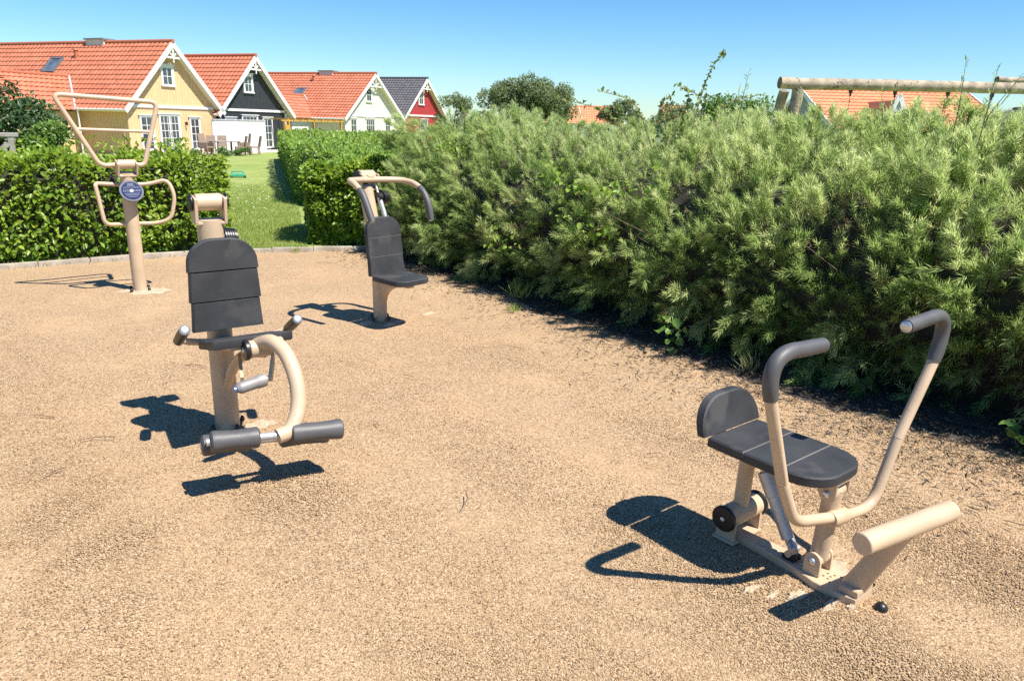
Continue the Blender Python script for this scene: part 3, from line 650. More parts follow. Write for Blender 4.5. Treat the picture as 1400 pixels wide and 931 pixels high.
tree('skyline_bush', 'olive bush left of the tall bramble shoot', 'shrub', (5.6, 26, -.45), 1.2, .08, blobs(10, 1.1, .8, 1.8, 2.75, .4, 8), 3500, .10, tree_m, 66)
tree('dark_tree', 'dark green tree seen past the log post of the swing frame', 'tree', (19.3, 50, -.45), 1.6, .15, blobs(10, 1.3, 1.2, 2.2, 3.7, .6, 9), 3500, .16, dark_m, 67)
tree('dark_tree', 'dark tree left of the swing frame, just above the willow hedge', 'tree', (16.6, 52, -.45), 1.6, .15, blobs(8, 1.4, 1.2, 1.9, 3.1, .55, 10), 2800, .16, dark_m, 68)
tree('far_tree', 'distant tree left of the broad round-crowned tree', 'tree', (-3.0, 80, -.45), 1.6, .2, blobs(8, 2.2, 1.6, 1.6, 3.0, .7, 11), 2500, .22, tree_m, 69)
tree('far_tree', 'distant flat tree between the olive bush and the low rounded tree', 'tree', (17.0, 110, -.45), 1.6, .2, blobs(10, 3.6, 1.6, 1.8, 3.7, .8, 12), 2600, .26, tree_m, 70)
tree('elder_shrub', 'big dark green shrub in front of the yellow house at the left edge', 'shrub', (-9.1, 13.4, -.1), .5, .08, blobs(26, 1.0, .8, .55, 1.95, .36, 13, .5), 9500, .085, dark_m, 71)
tree('sapling_bush', 'light green young bush in front of the big dark shrub', 'shrub', (-7.75, 12.6, -.08), .5, .03, blobs(9, .32, .3, .5, 1.42, .2, 14, .5), 2300, .08, light_m, 72)
for k, (x, y, h, lb) in enumerate([(-6.75, 13.2, 1.05, 'feathery light shrub below the left window of the yellow house'), (-5.9, 12.4, 1.0, 'feathery light shrub below the french door of the yellow house'), (-5.1, 11.6, .86, 'feathery light shrub at the lawn end of the left hedge')]):
    tree('feathery_shrub', lb, 'shrub', (x, y, -.06), .3, .02, blobs(8, .42, .35, .35, h, .17, 20+k, .7), 1300, .07, light_m, 80+k, 'feathery shrubs behind the left hedge')

# creeping vines and broad weeds growing through the willow hedge
def vine(name, label, pts, n, size, m, seed, cat='vine', spread=.1):
    g = np.random.default_rng(seed); o = thing(name, label, cat, pts[0]); p0 = np.array(pts[0]); c = np.array([tuple(p) for p in smooth([Vector(p) for p in pts], 8)])
    MB().tube([tuple(p-p0) for p in c], .003, 5).build('stem', twigm, o)
    i = g.integers(0, len(c), n); q = c[i]+g.normal(0, spread, (n, 3))-p0; L_ = g.uniform(.6, 1.2, n)*size
    leaves('foliage', q, g.normal(0, .5, (n, 3))+np.array([-.3, -.5, -.4]), g.normal(0, .35, (n, 3))+np.array([-.4, -.5, .7]), L_, L_*.8, np.clip(g.normal(.5, .25, n), 0, 1), m, o, True); return o
def hp(i, u, z):                          # a point on the willow hedge: path index, distance in front of its foot, height
    return (Wp[i][0]+Wn[i][0]*u, Wp[i][1]+Wn[i][1]*u, z)
vine('bindweed', 'pale green bindweed climbing high in the middle of the willow hedge', [hp(27, -.10, 1.20), hp(29, -.04, 1.12), hp(31, .0, 1.06), hp(33, -.02, 1.08), hp(35, -.08, 1.16)], 130, .068, vine_m, 1, 'vine', .07)
vine('bindweed', 'pale green bindweed patch halfway down the middle of the willow hedge', [hp(30, .16, .84), hp(32, .19, .78), hp(34, .20, .72)], 65, .062, vine_m, 2, 'vine', .06)
vine('bindweed', 'small bindweed patch low on the far part of the willow hedge', [hp(25, .28, .58), hp(26, .29, .48), hp(28, .28, .50)], 40, .055, vine_m, 3, 'vine', .06)
vine('bindweed', 'yellow-green bindweed on top of the far end of the willow hedge', [hp(11, -.25, 1.34), hp(13, -.2, 1.28), hp(15, -.25, 1.34)], 50, .055, vine_m, 4, 'vine', .07)
for k, (i, u, z, lb) in enumerate([(66, .27, .34, 'broad-leaved weed in the shade behind the right grip of the rowing machine'), (72, .30, .30, 'broad-leaved weed at the foot of the hedge by the right edge'), (40, .30, .14, 'broad-leaved weed at the foot of the hedge above the rowing machine backrest'), (60, .36, .07, 'low dark weed on the shaded soil behind the rowing seat')]):
    vine('broad_weed', lb, [hp(i, u, max(.02, z-.2)), hp(i, u+.02, z), hp(i+1, u+.04, z+.05)], 26, .075, light_m, 10+k, 'weed', .06)
def tuft(label, x, y, n, h, m, seed):
    g = np.random.default_rng(seed); P = np.concatenate([g.normal(0, .03, (n, 2)), np.zeros((n, 1))], 1); D = np.concatenate([g.normal(0, .5, (n, 2)), np.ones((n, 1))], 1)
    o = leaves('grass_tuft', P, D, g.normal(size=(n, 3)), g.uniform(.5, 1, n)*h, g.uniform(.005, .009, n), g.uniform(0, 1, n), m, None, droop=.35); o.location = (x, y, .005); return tag(o, label, 'grass tuft')
tuft('pale spiky grass tuft in the hedge shade right of the rowing backrest top', *hp(46, .3, 0)[:2], 45, .22, straw_m, 1)
tuft('pale grass tuft at the far hedge foot right of the pull-down seat', *hp(22, .26, 0)[:2], 35, .2, straw_m, 2)
tuft('small green grass tuft on the gravel at the edge of the hedge shadow', *hp(30, .62, 0)[:2], 50, .09, grass_m, 3)
tuft('green grass tuft at the hedge foot left of the bindweed', *hp(28, .28, 0)[:2], 50, .22, grass_m, 4)
tuft('dry grass blades at the right edge of the photo on the gravel', 2.62, 2.98, 40, .16, straw_m, 5)
tuft('grass tuft against the kerb in the gap between the two hedges', -2.72, 9.13, 40, .10, grass_m, 6)
n = 1500; q = g_k = np.random.default_rng(8).uniform(0, 1, n); kx = -7.0+q*5.6; ky = kerb_y(kx); gk = np.random.default_rng(9); off = np.abs(gk.normal(0, .06, n))*np.where(gk.random(n) < .7, 1, -1)+.05
P = np.stack([kx+gk.normal(0, .02, n), ky+np.where(off > 0, off+.03, off-.08), np.zeros(n)], 1); hk = gk.uniform(.02, .075, n)*np.where(vnoise(P, 5, 2) > -.1, 1, .35)
o = leaves('kerb_grass', P, gk.normal(0, .5, (n, 3))+np.array([0, 0, .9]), gk.normal(size=(n, 3)), hk, gk.uniform(.004, .008, n), gk.uniform(0, 1, n), straw_m); o['kind'] = 'stuff'; o['label'] = 'sparse dry grass growing along both sides of the kerb'
# tall bramble shoots and bare willow rods above the hedge
br = thing('bramble', 'tall bramble shoots with small leaves sticking up above the willow hedge', 'bramble', hp(31, -1.1, 1.5))
g = np.random.default_rng(5); P, D, Nn = [], [], []; b0 = Vector(br.location)
for kk, (dx, dy, h, bend) in enumerate([(.28, .0, .78, .12), (-.45, 0, .42, -.3), (.5, .1, .42, .28), (.12, .1, .5, -.12), (-.15, 0, .40, .1), (.3, .15, .45, -.2), (-.75, .2, .34, -.35)]):
    pts = smooth([(dx*.3, dy, -.3), (dx*.7, dy, h*.4), (dx, dy, h*.8), (dx+bend, dy, h)], 8)
    MB().tube(pts, [.006*(1-.7*i/(len(pts)-1)) for i in range(len(pts))], 5).build('cane', mat('bramble_cane', (.17, .10, .06), .7), br)
    for p in pts[8:]:
        for q in range(3 if kk == 0 else 2): P.append(tuple(p)); D.append(g.normal(0, .6, 3)+np.array([0, 0, .2])); Nn.append(g.normal(0, .5, 3)+np.array([0, -.4, .8]))
    if kk > 1:
        for q in range(38): P.append(tuple(np.array(pts[6])+g.normal(0, .13, 3)+np.array([0, 0, -.08]))); D.append(g.normal(0, .6, 3)); Nn.append(g.normal(0, .5, 3)+np.array([0, -.4, .8]))
n = len(P); L_ = g.uniform(.03, .06, n); leaves('foliage', np.array(P), np.array(D), np.array(Nn), L_, L_*.65, g.uniform(0, 1, n), bramble_m, br, True)
rd = thing('willow_rods', 'thin upright willow rods standing above the top of the hedge', 'willow shoots', hp(40, -1.0, 1.55))
b0 = np.array(rd.location)
P, D = [], []
for (i, u, h) in [(36, -1.0, .42), (35.5, -1.1, .3), (40, -1.0, .28), (52, -.7, .42), (53, -.75, .34), (54, -.6, .38), (60, -.6, .36), (61, -.7, .42), (63, -.5, .40), (64, -.6, .34), (66, -.5, .36), (20, -1.2, .3), (16, -1.2, .26), (47, -.9, .25)]:
    p = np.array(hp(int(i), u, 1.5))-b0+np.array([g.normal(0, .06), 0, 0]); e = p+np.array([g.normal(0, .09), g.normal(0, .05), h+.14]); MB().tube([tuple(p), tuple((p+e)/2+g.normal(0, .015, 3)), tuple(e)], [.004, .003, .001], 4).build('rod', twigm, rd)
    for t in np.linspace(.3, 1, 30): P.append(p+(e-p)*t); D.append(unit(e-p)*.9+g.normal(0, .5, 3))
n = len(P); leaves('foliage', np.array(P), np.array(D), g.normal(size=(n, 3)), g.uniform(.035, .06, n), g.uniform(.005, .008, n), g.uniform(.3, 1, n), willow_m, rd)

# ------------------------------------------------------------------ houses
ROW = np.array([.3494561, .93695274]); P0 = np.array([-19.5316, 43.248]); HZ = -.45; HROT = math.atan2(ROW[1], ROW[0])
def hl(s, y, z=0): return (P0[0]+ROW[0]*s-ROW[1]*y, P0[1]+ROW[1]*s+ROW[0]*y, HZ+z)
def tiles(name, u0, u1, o, du, ds, length, m, parent, seed, wave=.30, row=.36):
    "a tiled slope: rows of profiled tiles; o = eave start, du along the eave, ds up the slope"
    g = np.random.default_rng(seed); du, ds, o = Vector(du), Vector(ds), Vector(o); nn = np.array(du.cross(ds).normalized())
    if nn[2] < 0: nn = -nn
    du, ds, o = map(np.array, (du, ds, o)); nr_ = max(2, round(length/row)); row = length/nr_; nt_ = max(2, round((u1-u0)/wave)); wv_ = (u1-u0)/nt_; seg = 5
    uu = u0+np.arange(nt_*seg+1)*wv_/seg; prof = np.array([0, .022, .036, .026, .006])[np.arange(nt_*seg+1) % seg]
    V, F, T = [], [], []; k = len(uu)
    for r in range(nr_):
        lo = o+du*uu[:, None]+ds*(r*row-.03)+nn*(prof+.045)[:, None]; hi = o+du*uu[:, None]+ds*((r+1)*row)+nn*(prof+.004)[:, None]
        lo2 = o+du*uu[:, None]+ds*(r*row-.03)+nn*.0
        b = r*3*k; V += [lo2, lo, hi]; i = np.arange(k-1)
        F.append(np.stack([b+i, b+i+1, b+k+i+1, b+k+i], 1)); F.append(np.stack([b+k+i, b+k+i+1, b+2*k+i+1, b+2*k+i], 1))
        tt_ = np.repeat(np.clip(g.normal(.5, .2, nt_), 0, 1), seg); T += [tt_, tt_]
    return npmesh(name, np.concatenate(V), 4, np.concatenate(F), m, parent, np.concatenate(T), 50)
def slope_box(mb, a, b, c, d, th):
    "thin slab under a roof slope: a-b along the eave, c-d along the ridge"
    a, b, c, d = map(Vector, (a, b, c, d)); n_ = (b-a).cross(d-a).normalized()
    if n_.z < 0: n_ = -n_
    mb.add([a, b, c, d, a-n_*th, b-n_*th, c-n_*th, d-n_*th], [(0, 1, 2, 3), (7, 6, 5, 4), (0, 4, 5, 1), (1, 5, 6, 2), (2, 6, 7, 3), (3, 7, 4, 0)])
def window(parent, cx, zb, w_, h, cols, rows, y=0., name='window', sill=True, wide=.09):
    "frame, cornice and sill as the window part; bars and panes under it. Faces local -y"
    mb = MB(); f = wide
    for sx in (-1, 1): mb.box((cx+sx*(w_/2+f/2), y-.03, zb+h/2), (f, .07, h))
    mb.box((cx, y-.03, zb+h+f/2), (w_+2*f, .072, f)); mb.box((cx, y-.05, zb+h+f+.025), (w_+2*f+.14, .13, .05))
    if sill: mb.box((cx, y-.045, zb-.04), (w_+2*f+.06, .12, .08))
    o = mb.build(name, white, parent, 0)
    pw, ph_ = w_/cols, h/rows
    for i in range(cols):
        for j in range(rows):
            MB().box((cx-w_/2+pw*(i+.5), y-.016, zb+ph_*(j+.5)), (pw-.03, .012, ph_-.03)).build('pane', glass, o, 0)
    mb = MB()
    for i in range(1, cols): mb.box((cx-w_/2+pw*i, y-.022, zb+h/2), (.035 if cols < 5 else .03, .03, h))
    for j in range(1, rows): mb.box((cx, y-.0215, zb+ph_*j), (w_, .026, .032))
    for sx in (-1, 1): mb.box((cx+sx*(w_/2-.02), y-.0225, zb+h/2), (.04, .028, h))
    for k in (0, 1): mb.box((cx, y-.021, zb+.02+(h-.04)*k), (w_, .027, .04))
    mb.build('sash', white, o, 0); return o
def house(name, label, c, half, wall_half, apex, eave, length, wallm, trimm, tilem, seed, band=2.5, boards=True, visible_side=True):
    o = thing(name, label, 'house', hl(0, 0), HROT); k = (apex-eave)/half; T = .16
    def roofz(x): return apex-abs(x-c)*k
    wz = roofz(c+wall_half)-T/math.cos(math.atan(k))
    # gable and side walls
    az = apex-T/math.cos(math.atan(k))-.02
    MB().add([(c-wall_half, 0, 0), (c+wall_half, 0, 0), (c+wall_half, 0, wz), (c, 0, az), (c-wall_half, 0, wz),
              (c-wall_half, length, 0), (c+wall_half, length, 0), (c+wall_half, length, wz), (c, length, az), (c-wall_half, length, wz)],
             [(0, 1, 2, 3, 4), (9, 8, 7, 6, 5), (0, 5, 6, 1), (1, 6, 7, 2), (4, 9, 5, 0)]).build('wall', wallm, o, 0)
    if boards:
        mb = MB(); n_ = int(2*wall_half/.22)
        for i in range(n_+1):
            x = c-wall_half+2*wall_half*i/n_; z1 = min(wz, 9) if abs(x-c) >= wall_half-.01 else min(az-.05, roofz(x)-T*1.5-.02)
            mb.box((x, -.006, z1/2), (.045, .012, z1))
        for i in range(int(min(length, 8)/.22)):
            mb.box((c-wall_half-.006, .22*i+.1, wz/2-.02), (.012, .045, wz-.06))
        mb.build('cover_strip', wallm, o, 0)['kind'] = 'stuff'
    ov = .42; L2 = math.hypot(half, apex-eave)
    mb = MB(); slope_box(mb, (c-half, -ov, eave), (c-half, length, eave), (c, length, apex), (c, -ov, apex), T); slope_box(mb, (c+half, -ov, eave), (c+half, length, eave), (c, length, apex), (c, -ov, apex), T)
    rf = mb.build('roof', cream, o, 0)
    for sx in (-1, 1):
        tiles('roof_tiles', -ov-.04, length, (c+sx*half, 0, eave), (0, 1, 0), Vector((-sx*half, 0, apex-eave)).normalized(), L2, tilem, rf, seed+sx)
    mb = MB()
    for i in range(int((length+ov)/.38)+1): y = -ov+.38*i-.06; mb.cyl((c, y, apex+.03), (c, y+.42, apex+.015), .11, .125, 10)
    mb.build('ridge_tiles', tilem, rf, 40)
    # barge boards, ornament, band, corner boards
    for sx in (-1, 1):
        d = Vector((sx*half, 0, eave-apex)); nn = Vector((sx*(apex-eave), 0, half)).normalized()
        a, b = Vector((c, -ov-.035, apex)), Vector((c+sx*(half+.03), -ov-.035, eave-.03*k)); wd = .24
        mb = MB(); off = nn*.05
        q = [a+off, b+off, b+off-nn*wd, Vector((c, -ov-.035, a.z+off.z-wd*math.hypot(1, k)))]; q[0] = Vector((c, a.y, a.z+.05*math.hypot(1, k)))
        vv = q+[p+Vector((0, .045+.002*sx, 0)) for p in q]
        mb.add(vv, [(0, 1, 2, 3), (7, 6, 5, 4), (0, 4, 5, 1), (1, 5, 6, 2), (2, 6, 7, 3), (3, 7, 4, 0)]); mb.build('barge_board', white, o, 0)
    mb = MB(); ty = -ov+.05; tz = apex-.165*half; hw = (apex-tz)/k-.10
    mb.box((c, ty, tz-.22), (2*hw+.2, .06, .10)); mb.box((c, ty-.003, tz+.02), (.09, .066, .62))
    for sx in (-1, 1): mb.bar((c+sx*.04, ty+.003, tz-.15), (c+sx*.62*hw, ty+.003, tz+.12), .05, .07); pass
    mb.box((c, ty-.002, tz-.38), (.07, .064, .2)); mb.build('gable_ornament', white, o, 0)
    xb = min(wall_half, (apex-band-.35)/k)
    MB().box((c, -.035, band), (2*xb, .07, .15)).build('trim_band', white, o, 0)
    for sx in (-1, 1): MB().box((c+sx*(wall_half-.05), -.028, (wz-.1)/2), (.14, .066, wz-.1)).build('corner_board', trimm, o, 0)
    if visible_side:
        MB().cyl((c-half-.03, -ov+.05, eave-.02), (c-half-.03, length, eave-.02), .065, None, 10).build('gutter', white, o)
    return o, roofz
def skylight(o, c, roofz, k, x, y, w_, h):
    "roof window lying in the left slope"
    up_ = Vector((1, 0, k)).normalized(); nn = Vector((-k, 0, 1)).normalized(); b = Vector((x, y, roofz(x)))+nn*.06
    q = Matrix((Vector((0, -1, 0)), up_, nn)).transposed()
    f = MB()
    for sx in (-1, 1): f.box(b+q @ Vector((sx*(w_/2-.05), 0, .04)), (.12, h, .12), q)
    for sy in (-1, 1): f.box(b+q @ Vector((0, sy*(h/2-.05), .042)), (w_, .12, .124), q)
    f = f.build('skylight', mat('skylight_frame', (.16, .17, .18), .4, .3), o, 0); MB().box(b+q @ Vector((0, 0, .05)), (w_-.2, h-.2, .04), q).build('pane', glass2, f, 0)
def chimney(o, c, apex, y0, y1, wx=.75, h=.62):
    f = MB().box((c+.15, (y0+y1)/2, apex+h/2-.3), (wx, y1-y0, h)).build('chimney', mat('chimney_plaster', (.62, .60, .57), .8, var=.1, scale=4, bump=.3), o, 0)
    MB().box((c+.15, (y0+y1)/2, apex+h-.26), (wx+.16, y1-y0+.16, .08)).build('chimney_cap', mat('chimney_cap_zinc', (.25, .26, .28), .5, .3), f, 0)
def vent(o, roofz, x, y, m):
    z = roofz(x); f = MB().cyl((x, y, z-.1), (x, y, z+.42), .11, .10, 10); f.cyl((x, y, z+.40), (x, y, z+.5), .15, .10, 10); f.build('roof_vent', m, o)
def wing(o, m, wallm, c, roofz, x_in, yc, half, apex, eave, x_out, seed):
    "cross gable growing out of the left slope of a house"
    k = (apex-eave)/half; L2 = math.hypot(half, apex-eave); w_ = half-.35; xe = c-3.4
    MB().box(((x_in+x_out)/2, yc, (eave-.05)/2), (abs(x_in-x_out)-.8, 2*w_, eave-.05)).build('wing_wall', wallm, o, 0)
    mb = MB(); az = apex-.14
    mb.add([(x_out+.4, yc-w_, 0), (x_out+.4, yc+w_, 0), (x_out+.4, yc+w_, eave+.2), (x_out+.4, yc, az), (x_out+.4, yc-w_, eave+.2)], [(0, 4, 3, 2, 1)]); mb.build('wing_gable', wallm, o, 0)
    for sy in (-1, 1):
        # slope clipped by the main roof: rows end where they meet it
        g = np.random.default_rng(seed+sy); nr_ = round(L2/.36); V, F, T = [], [], []; cnt = 0; nn = np.array([0, sy*k, 1])/math.hypot(1, k)
        for r in range(nr_):
            z0, z1 = eave+(apex-eave)*r/nr_, eave+(apex-eave)*(r+1)/nr_; xend = c-(roofz(c)-(z0+z1)/2)/((roofz(c)-roofz(c-1)))+.1
            ys_ = [yc+sy*half*(1-r/nr_)+sy*.02, yc+sy*half*(1-(r+1)/nr_)]; nt_ = int((xend-x_out)/.30); seg = 5; uu = xend-np.arange(nt_*seg+1)*.30/seg; pf = np.array([0, .022, .036, .026, .006])[np.arange(len(uu)) % seg]
            lo = np.stack([uu, 0*uu+ys_[0], 0*uu+z0], 1); hi = np.stack([uu, 0*uu+ys_[1], 0*uu+z1], 1); kk = len(uu); i = np.arange(kk-1)
            V += [lo, lo+nn*(pf+.045)[:, None], hi+nn*(pf+.004)[:, None]]; F += [np.stack([cnt+i, cnt+i+1, cnt+kk+i+1, cnt+kk+i], 1), np.stack([cnt+kk+i, cnt+kk+i+1, cnt+2*kk+i+1, cnt+2*kk+i], 1)]; cnt += 3*kk
            tt_ = np.repeat(np.clip(g.normal(.5, .2, nt_), 0, 1), seg); T += [tt_, tt_]
        npmesh('wing_roof', np.concatenate(V), 4, np.concatenate(F), m, o, np.concatenate(T), 50)
    mb = MB()
    for i in range(int((x_in-x_out)/.38)+1): x = x_out+.38*i; mb.cyl((x-.03, yc, apex+.03), (x+.4, yc, apex+.015), .125, .11, 10)
    mb.build('wing_ridge', m, o, 40)
    for sy in (-1, 1): MB().bar((x_out-.03, yc, apex+.0), (x_out-.03, yc+sy*half, eave), .05, .2).build('wing_barge', white, o, 0)
    MB().bar((x_in+.05, yc-.02, apex+.10), (xe-.30, yc-half-.02, eave+.13), .09, .04).build('valley_flashing', lead, o, 0)
# yellow house
hy, rz_ = house('yellow_house', 'yellow wooden house with orange tiled roof, white gable boards and a chimney', .31, 3.68, 3.22, 5.95, 2.3, 26, yellow, yellow, tile_o, 100, 2.52)
window(hy, .10, 3.68, .68, .92, 2, 2, wide=.13); window(hy, -1.68, .25, .76, 1.70, 2, 4); window(hy, 1.84, .22, .66, 1.68, 2, 4)
fd = window(hy, -.07, .05, 1.32, 1.98, 5, 5, name='french_door', sill=False, wide=.10)
MB().box((-.07, -.03, 1.04), (.09, .05, 1.98)).build('meeting_stile', white, fd, 0); MB().box((-.07, -.06, 1.05), (.03, .05, .16)).build('handle', steel, fd, 0)
mb = MB(); mb.box((1.12, -.05, 1.65), (.07, .1, .14)); mb.cyl((1.12, -.14, 1.54), (1.12, -.14, 1.74), .06, .04, 10); mb.build('wall_lamp', mat('lamp_iron', (.03, .025, .02), .5), hy)
chimney(hy, .31, 5.95, 4.4, 5.75, .7, .46); skylight(hy, .31, rz_, (5.95-2.3)/3.68, -1.05, 7.1, .95, 1.15); vent(hy, rz_, -.55, 5.85, tile_o)
wing(hy, tile_o, yellow, .31, rz_, -1.75, 5.25, 2.2, 4.0, 2.2, -7.8, 130)
MB().cyl((-3.42, 2.86, 0), (-3.42, 2.86, 2.25), .045, None, 8).build('downpipe', white, hy)
# black house
hb, rb_ = house('black_house', 'black timber house with orange roof between the yellow and the white house', 7.13, 3.72, 3.2, 5.82, 2.2, 12, navy, white, tile_o, 200, 2.5)
window(hb, 6.72, 3.62, .66, .96, 2, 2, wide=.13); window(hb, 4.85, .4, .8, 1.55, 3, 4); window(hb, 6.65, .05, 1.35, 2.05, 4, 5, name='french_door', sill=False); window(hb, 8.35, .2, .8, 1.8, 2, 4)
# white house
hw, rw_ = house('white_house', 'white timber house with orange roof, skylight and chimney, third in the row', 21.75, 4.75, 4.2, 5.72, 2.15, 13, cream, white, tile_o, 300, 2.42)
window(hw, 21.2, 3.55, .72, 1.0, 2, 2, wide=.12); window(hw, 21.3, .4, 1.3, 1.72, 4, 4); window(hw, 24.1, .4, .8, 1.7, 2, 4); window(hw, 18.8, .4, .8, 1.7, 2, 4)
chimney(hw, 21.75, 5.72, 3.6, 4.9, .7, .46); skylight(hw, 21.75, rw_, (5.72-2.15)/4.75, 19.55, 5.5, .9, 1.1); vent(hw, rw_, 20.9, 5.0, tile_o)
wing(hw, tile_o, white, 21.75, rw_, 19.0, 4.75, 2.15, 3.85, 2.1, 14.5, 330)
# red house
hr, rr_ = house('red_house', 'red timber house with dark grey tiled roof at the end of the row', 30.85, 4.35, 3.8, 5.9, 2.4, 6.5, redp, white, tile_g, 400, 2.6)
window(hr, 30.3, 3.6, .78, 1.08, 2, 2, wide=.14); window(hr, 30.8, .4, 1.3, 1.8, 4, 4)

# white board screen between the terraces
sf = thing('board_screen', 'white board privacy screen beside the garden table, in front of the black house', 'fence', hl(2.35, -.9), HROT)
for i in range(22): MB().box((.1+.21*i, 0, .93), (.2, .03, 1.86)).build('board', white, sf, 0)
for i in range(21): MB().box((.205+.21*i, -.024, .95), (.045, .018, 1.8)).build('cover_strip', white, sf, 0)
MB().box((2.31, .0, 1.9), (4.7, .12, .06)).build('top_rail', mat('screen_cap', (.45, .44, .44), .6), sf, 0)
for x in (.0, 2.3, 4.66): MB().box((x, .07, .95), (.1, .1, 1.9)).build('post', white, sf, 0)
# terrace in front of the yellow house
tr_ = MB(); tc_ = [hl(-3.2, -3.6), hl(9.5, -1.9), hl(9.5, 0), hl(-3.2, 0)]
tr_.add([(x, y, -.42) for x, y, z in tc_]+[(x, y, -.7) for x, y, z in tc_], [(0, 1, 2, 3), (0, 4, 5, 1), (1, 5, 6, 2), (2, 6, 7, 3), (3, 7, 4, 0)])
struct(tr_.build('terrace', terra, None, 0))

# wicker garden furniture
def wicker_chair(label, x, y, rz, arms=True, s=1.):
    o = thing('wicker_chair', label, 'chair', (x, y, -.42), rz, 'wicker garden chairs on the terrace')
    MB().box((0, 0, .42), (.5, .5, .07), None, .01).build('seat', wicker, o, 0)
    MB().bar((0, .24, .40), (0, .38, 1.05*s), .5, .06, .01).build('backrest', wicker, o, 0)
    for sx in (-1, 1):
        for sy in (-1, 1): MB().box((sx*.22, sy*.22, .2), (.06, .06, .4)).build('leg', wicker, o, 0)
        if arms: MB().box((sx*.265, -.0, .5), (.06, .5, .32)).build('armrest', wicker, o, 0)
    return o
wicker_chair('high-backed wicker armchair nearest the french door, at the left of the table', -16.95, 41.7, R(70), True, 1.08)
wicker_chair('wicker chair behind the table, left of two by the yellow wall', -17.4, 43.4, R(20), False, .95)
wicker_chair('wicker chair behind the table, right of two by the white screen', -16.95, 43.9, R(20), False, .95)
wicker_chair('wicker chair in front of the table, left of the three at its right', -15.45, 42.6, R(-60), False, .98)
wicker_chair('taller wicker chair in the middle of the three right of the table', -15.55, 43.5, R(-60), True, 1.1)
wicker_chair('wicker chair right of the table, nearest the end of the white screen', -14.95, 43.5, R(-60), False, .98)
tb = thing('garden_table', 'low wicker garden table with a pale top among the wicker chairs', 'table', (-16.35, 42.7, -.42), R(55))
MB().box((0, 0, .72), (1.5, .85, .05), None, .01).build('tabletop', woodgrey, tb, 0)
for sx in (-1, 1):
    for sy in (-1, 1): MB().box((sx*.65, sy*.34, .35), (.08, .08, .7)).build('leg', wicker, tb, 0)
# flower border along the terrace edge
for k, (x, y) in enumerate([(-16.9, 40.1), (-15.9, 41.1), (-15.0, 42.2)]):
    tree('border_plant', ('low flowering plants in front of the wicker armchair', 'low pale flowering plants in front of the garden table', 'low plants at the terrace edge before the right-hand chairs')[k], 'plant', (x, y, -.45), .1, .01, blobs(7, .6, .25, .08, .36, .16, 50+k), 900, .07, light_m, 90+k, 'border plants along the terrace', False)
# green thing left on the lawn, yellow wooden play frame, pots
gt = thing('garden_sprinkler', 'small green plastic sprinkler box lying on the lawn', 'sprinkler', (-8.85, 24.0, float(gz(0, 24))), R(20))
MB().box((0, 0, .08), (.42, .26, .1), None, .02).build('body', greenp, gt); MB().tube(fillet([(-.17, 0, .1), (-.17, 0, .2), (.17, 0, .2), (.17, 0, .1)], .05), .02, 8).build('handle', greenp, gt)
for sx in (-1, 1): MB().cyl((sx*.2, -.12, .03), (sx*.2, .12, .03), .05, None, 10).build('wheel', black, gt)
pf = thing('wooden_pergola', 'yellow wooden pergola beside the white house behind the garden hedge', 'pergola', hl(8.6, -1.2), HROT)
for x in (0, .45): MB().box((x, 0, .95), (.12, .12, 1.9)).build('post', ywood, pf, 0)
for x, y in ((6.6, 0), (.0, 2.4), (6.6, 2.4)): MB().box((x, y, .95), (.12, .12, 1.9)).build('post', ywood, pf, 0)
for y in (0, 2.4): MB().box((3.3, y, 1.93), (7.2, .07, .09)).build('beam', ywood, pf, 0)
for i in range(9): MB().box((.1+.8*i, 1.2, 2.03), (.07, 2.9, .09)).build('rafter', ywood, pf, 0)
MB().box((.22, -.08, 1.2), (.5, .04, .9)).build('panel', ywood, pf, 0)
for k, (x, y) in enumerate([(-14.0, 45.3), (-13.75, 45.9)]):
    o = thing('flower_pot', ('pale flower pot with a leafy plant beside the end of the white screen', 'second flower pot behind the first at the pergola post')[k], 'pot', (x, y, -.43))
    MB().lathe((0, 0, 0), (0, 0, 1), [(0, .14), (.3, .2), (.33, .22), (.35, .2)], 14).build('pot', mat('pot_clay', (.55, .5, .47), .8), o)
    g = np.random.default_rng(k); n = 160; L_ = g.uniform(.06, .12, n); leaves('foliage', g.normal(0, .17, (n, 3))*np.array([1, 1, .9])+np.array([0, 0, .62]), g.normal(size=(n, 3)), g.normal(size=(n, 3))+np.array([0, 0, 1]), L_, L_*.6, g.uniform(0, 1, n), light_m, o, True)
# grey timber stand by the dark shrub
gs = thing('timber_stand', 'grey weathered timber stand half hidden by the hedge at the left edge', 'table', (-7.95, 11.3, .0), R(33))
MB().box((-.35, 0, 1.27), (1.66, .5, .05), None, .006).build('tabletop', woodgrey, gs, 0)
for x in (.38, -.35, -1.1):
    for y in (-.2, .2): MB().box((x, y, .62), (.08, .08, 1.25)).build('leg', woodgrey, gs, 0)
MB().bar((.34, -.262, 1.15), (-.3, -.262, .6), .04, .07).build('brace', woodgrey, gs, 0)

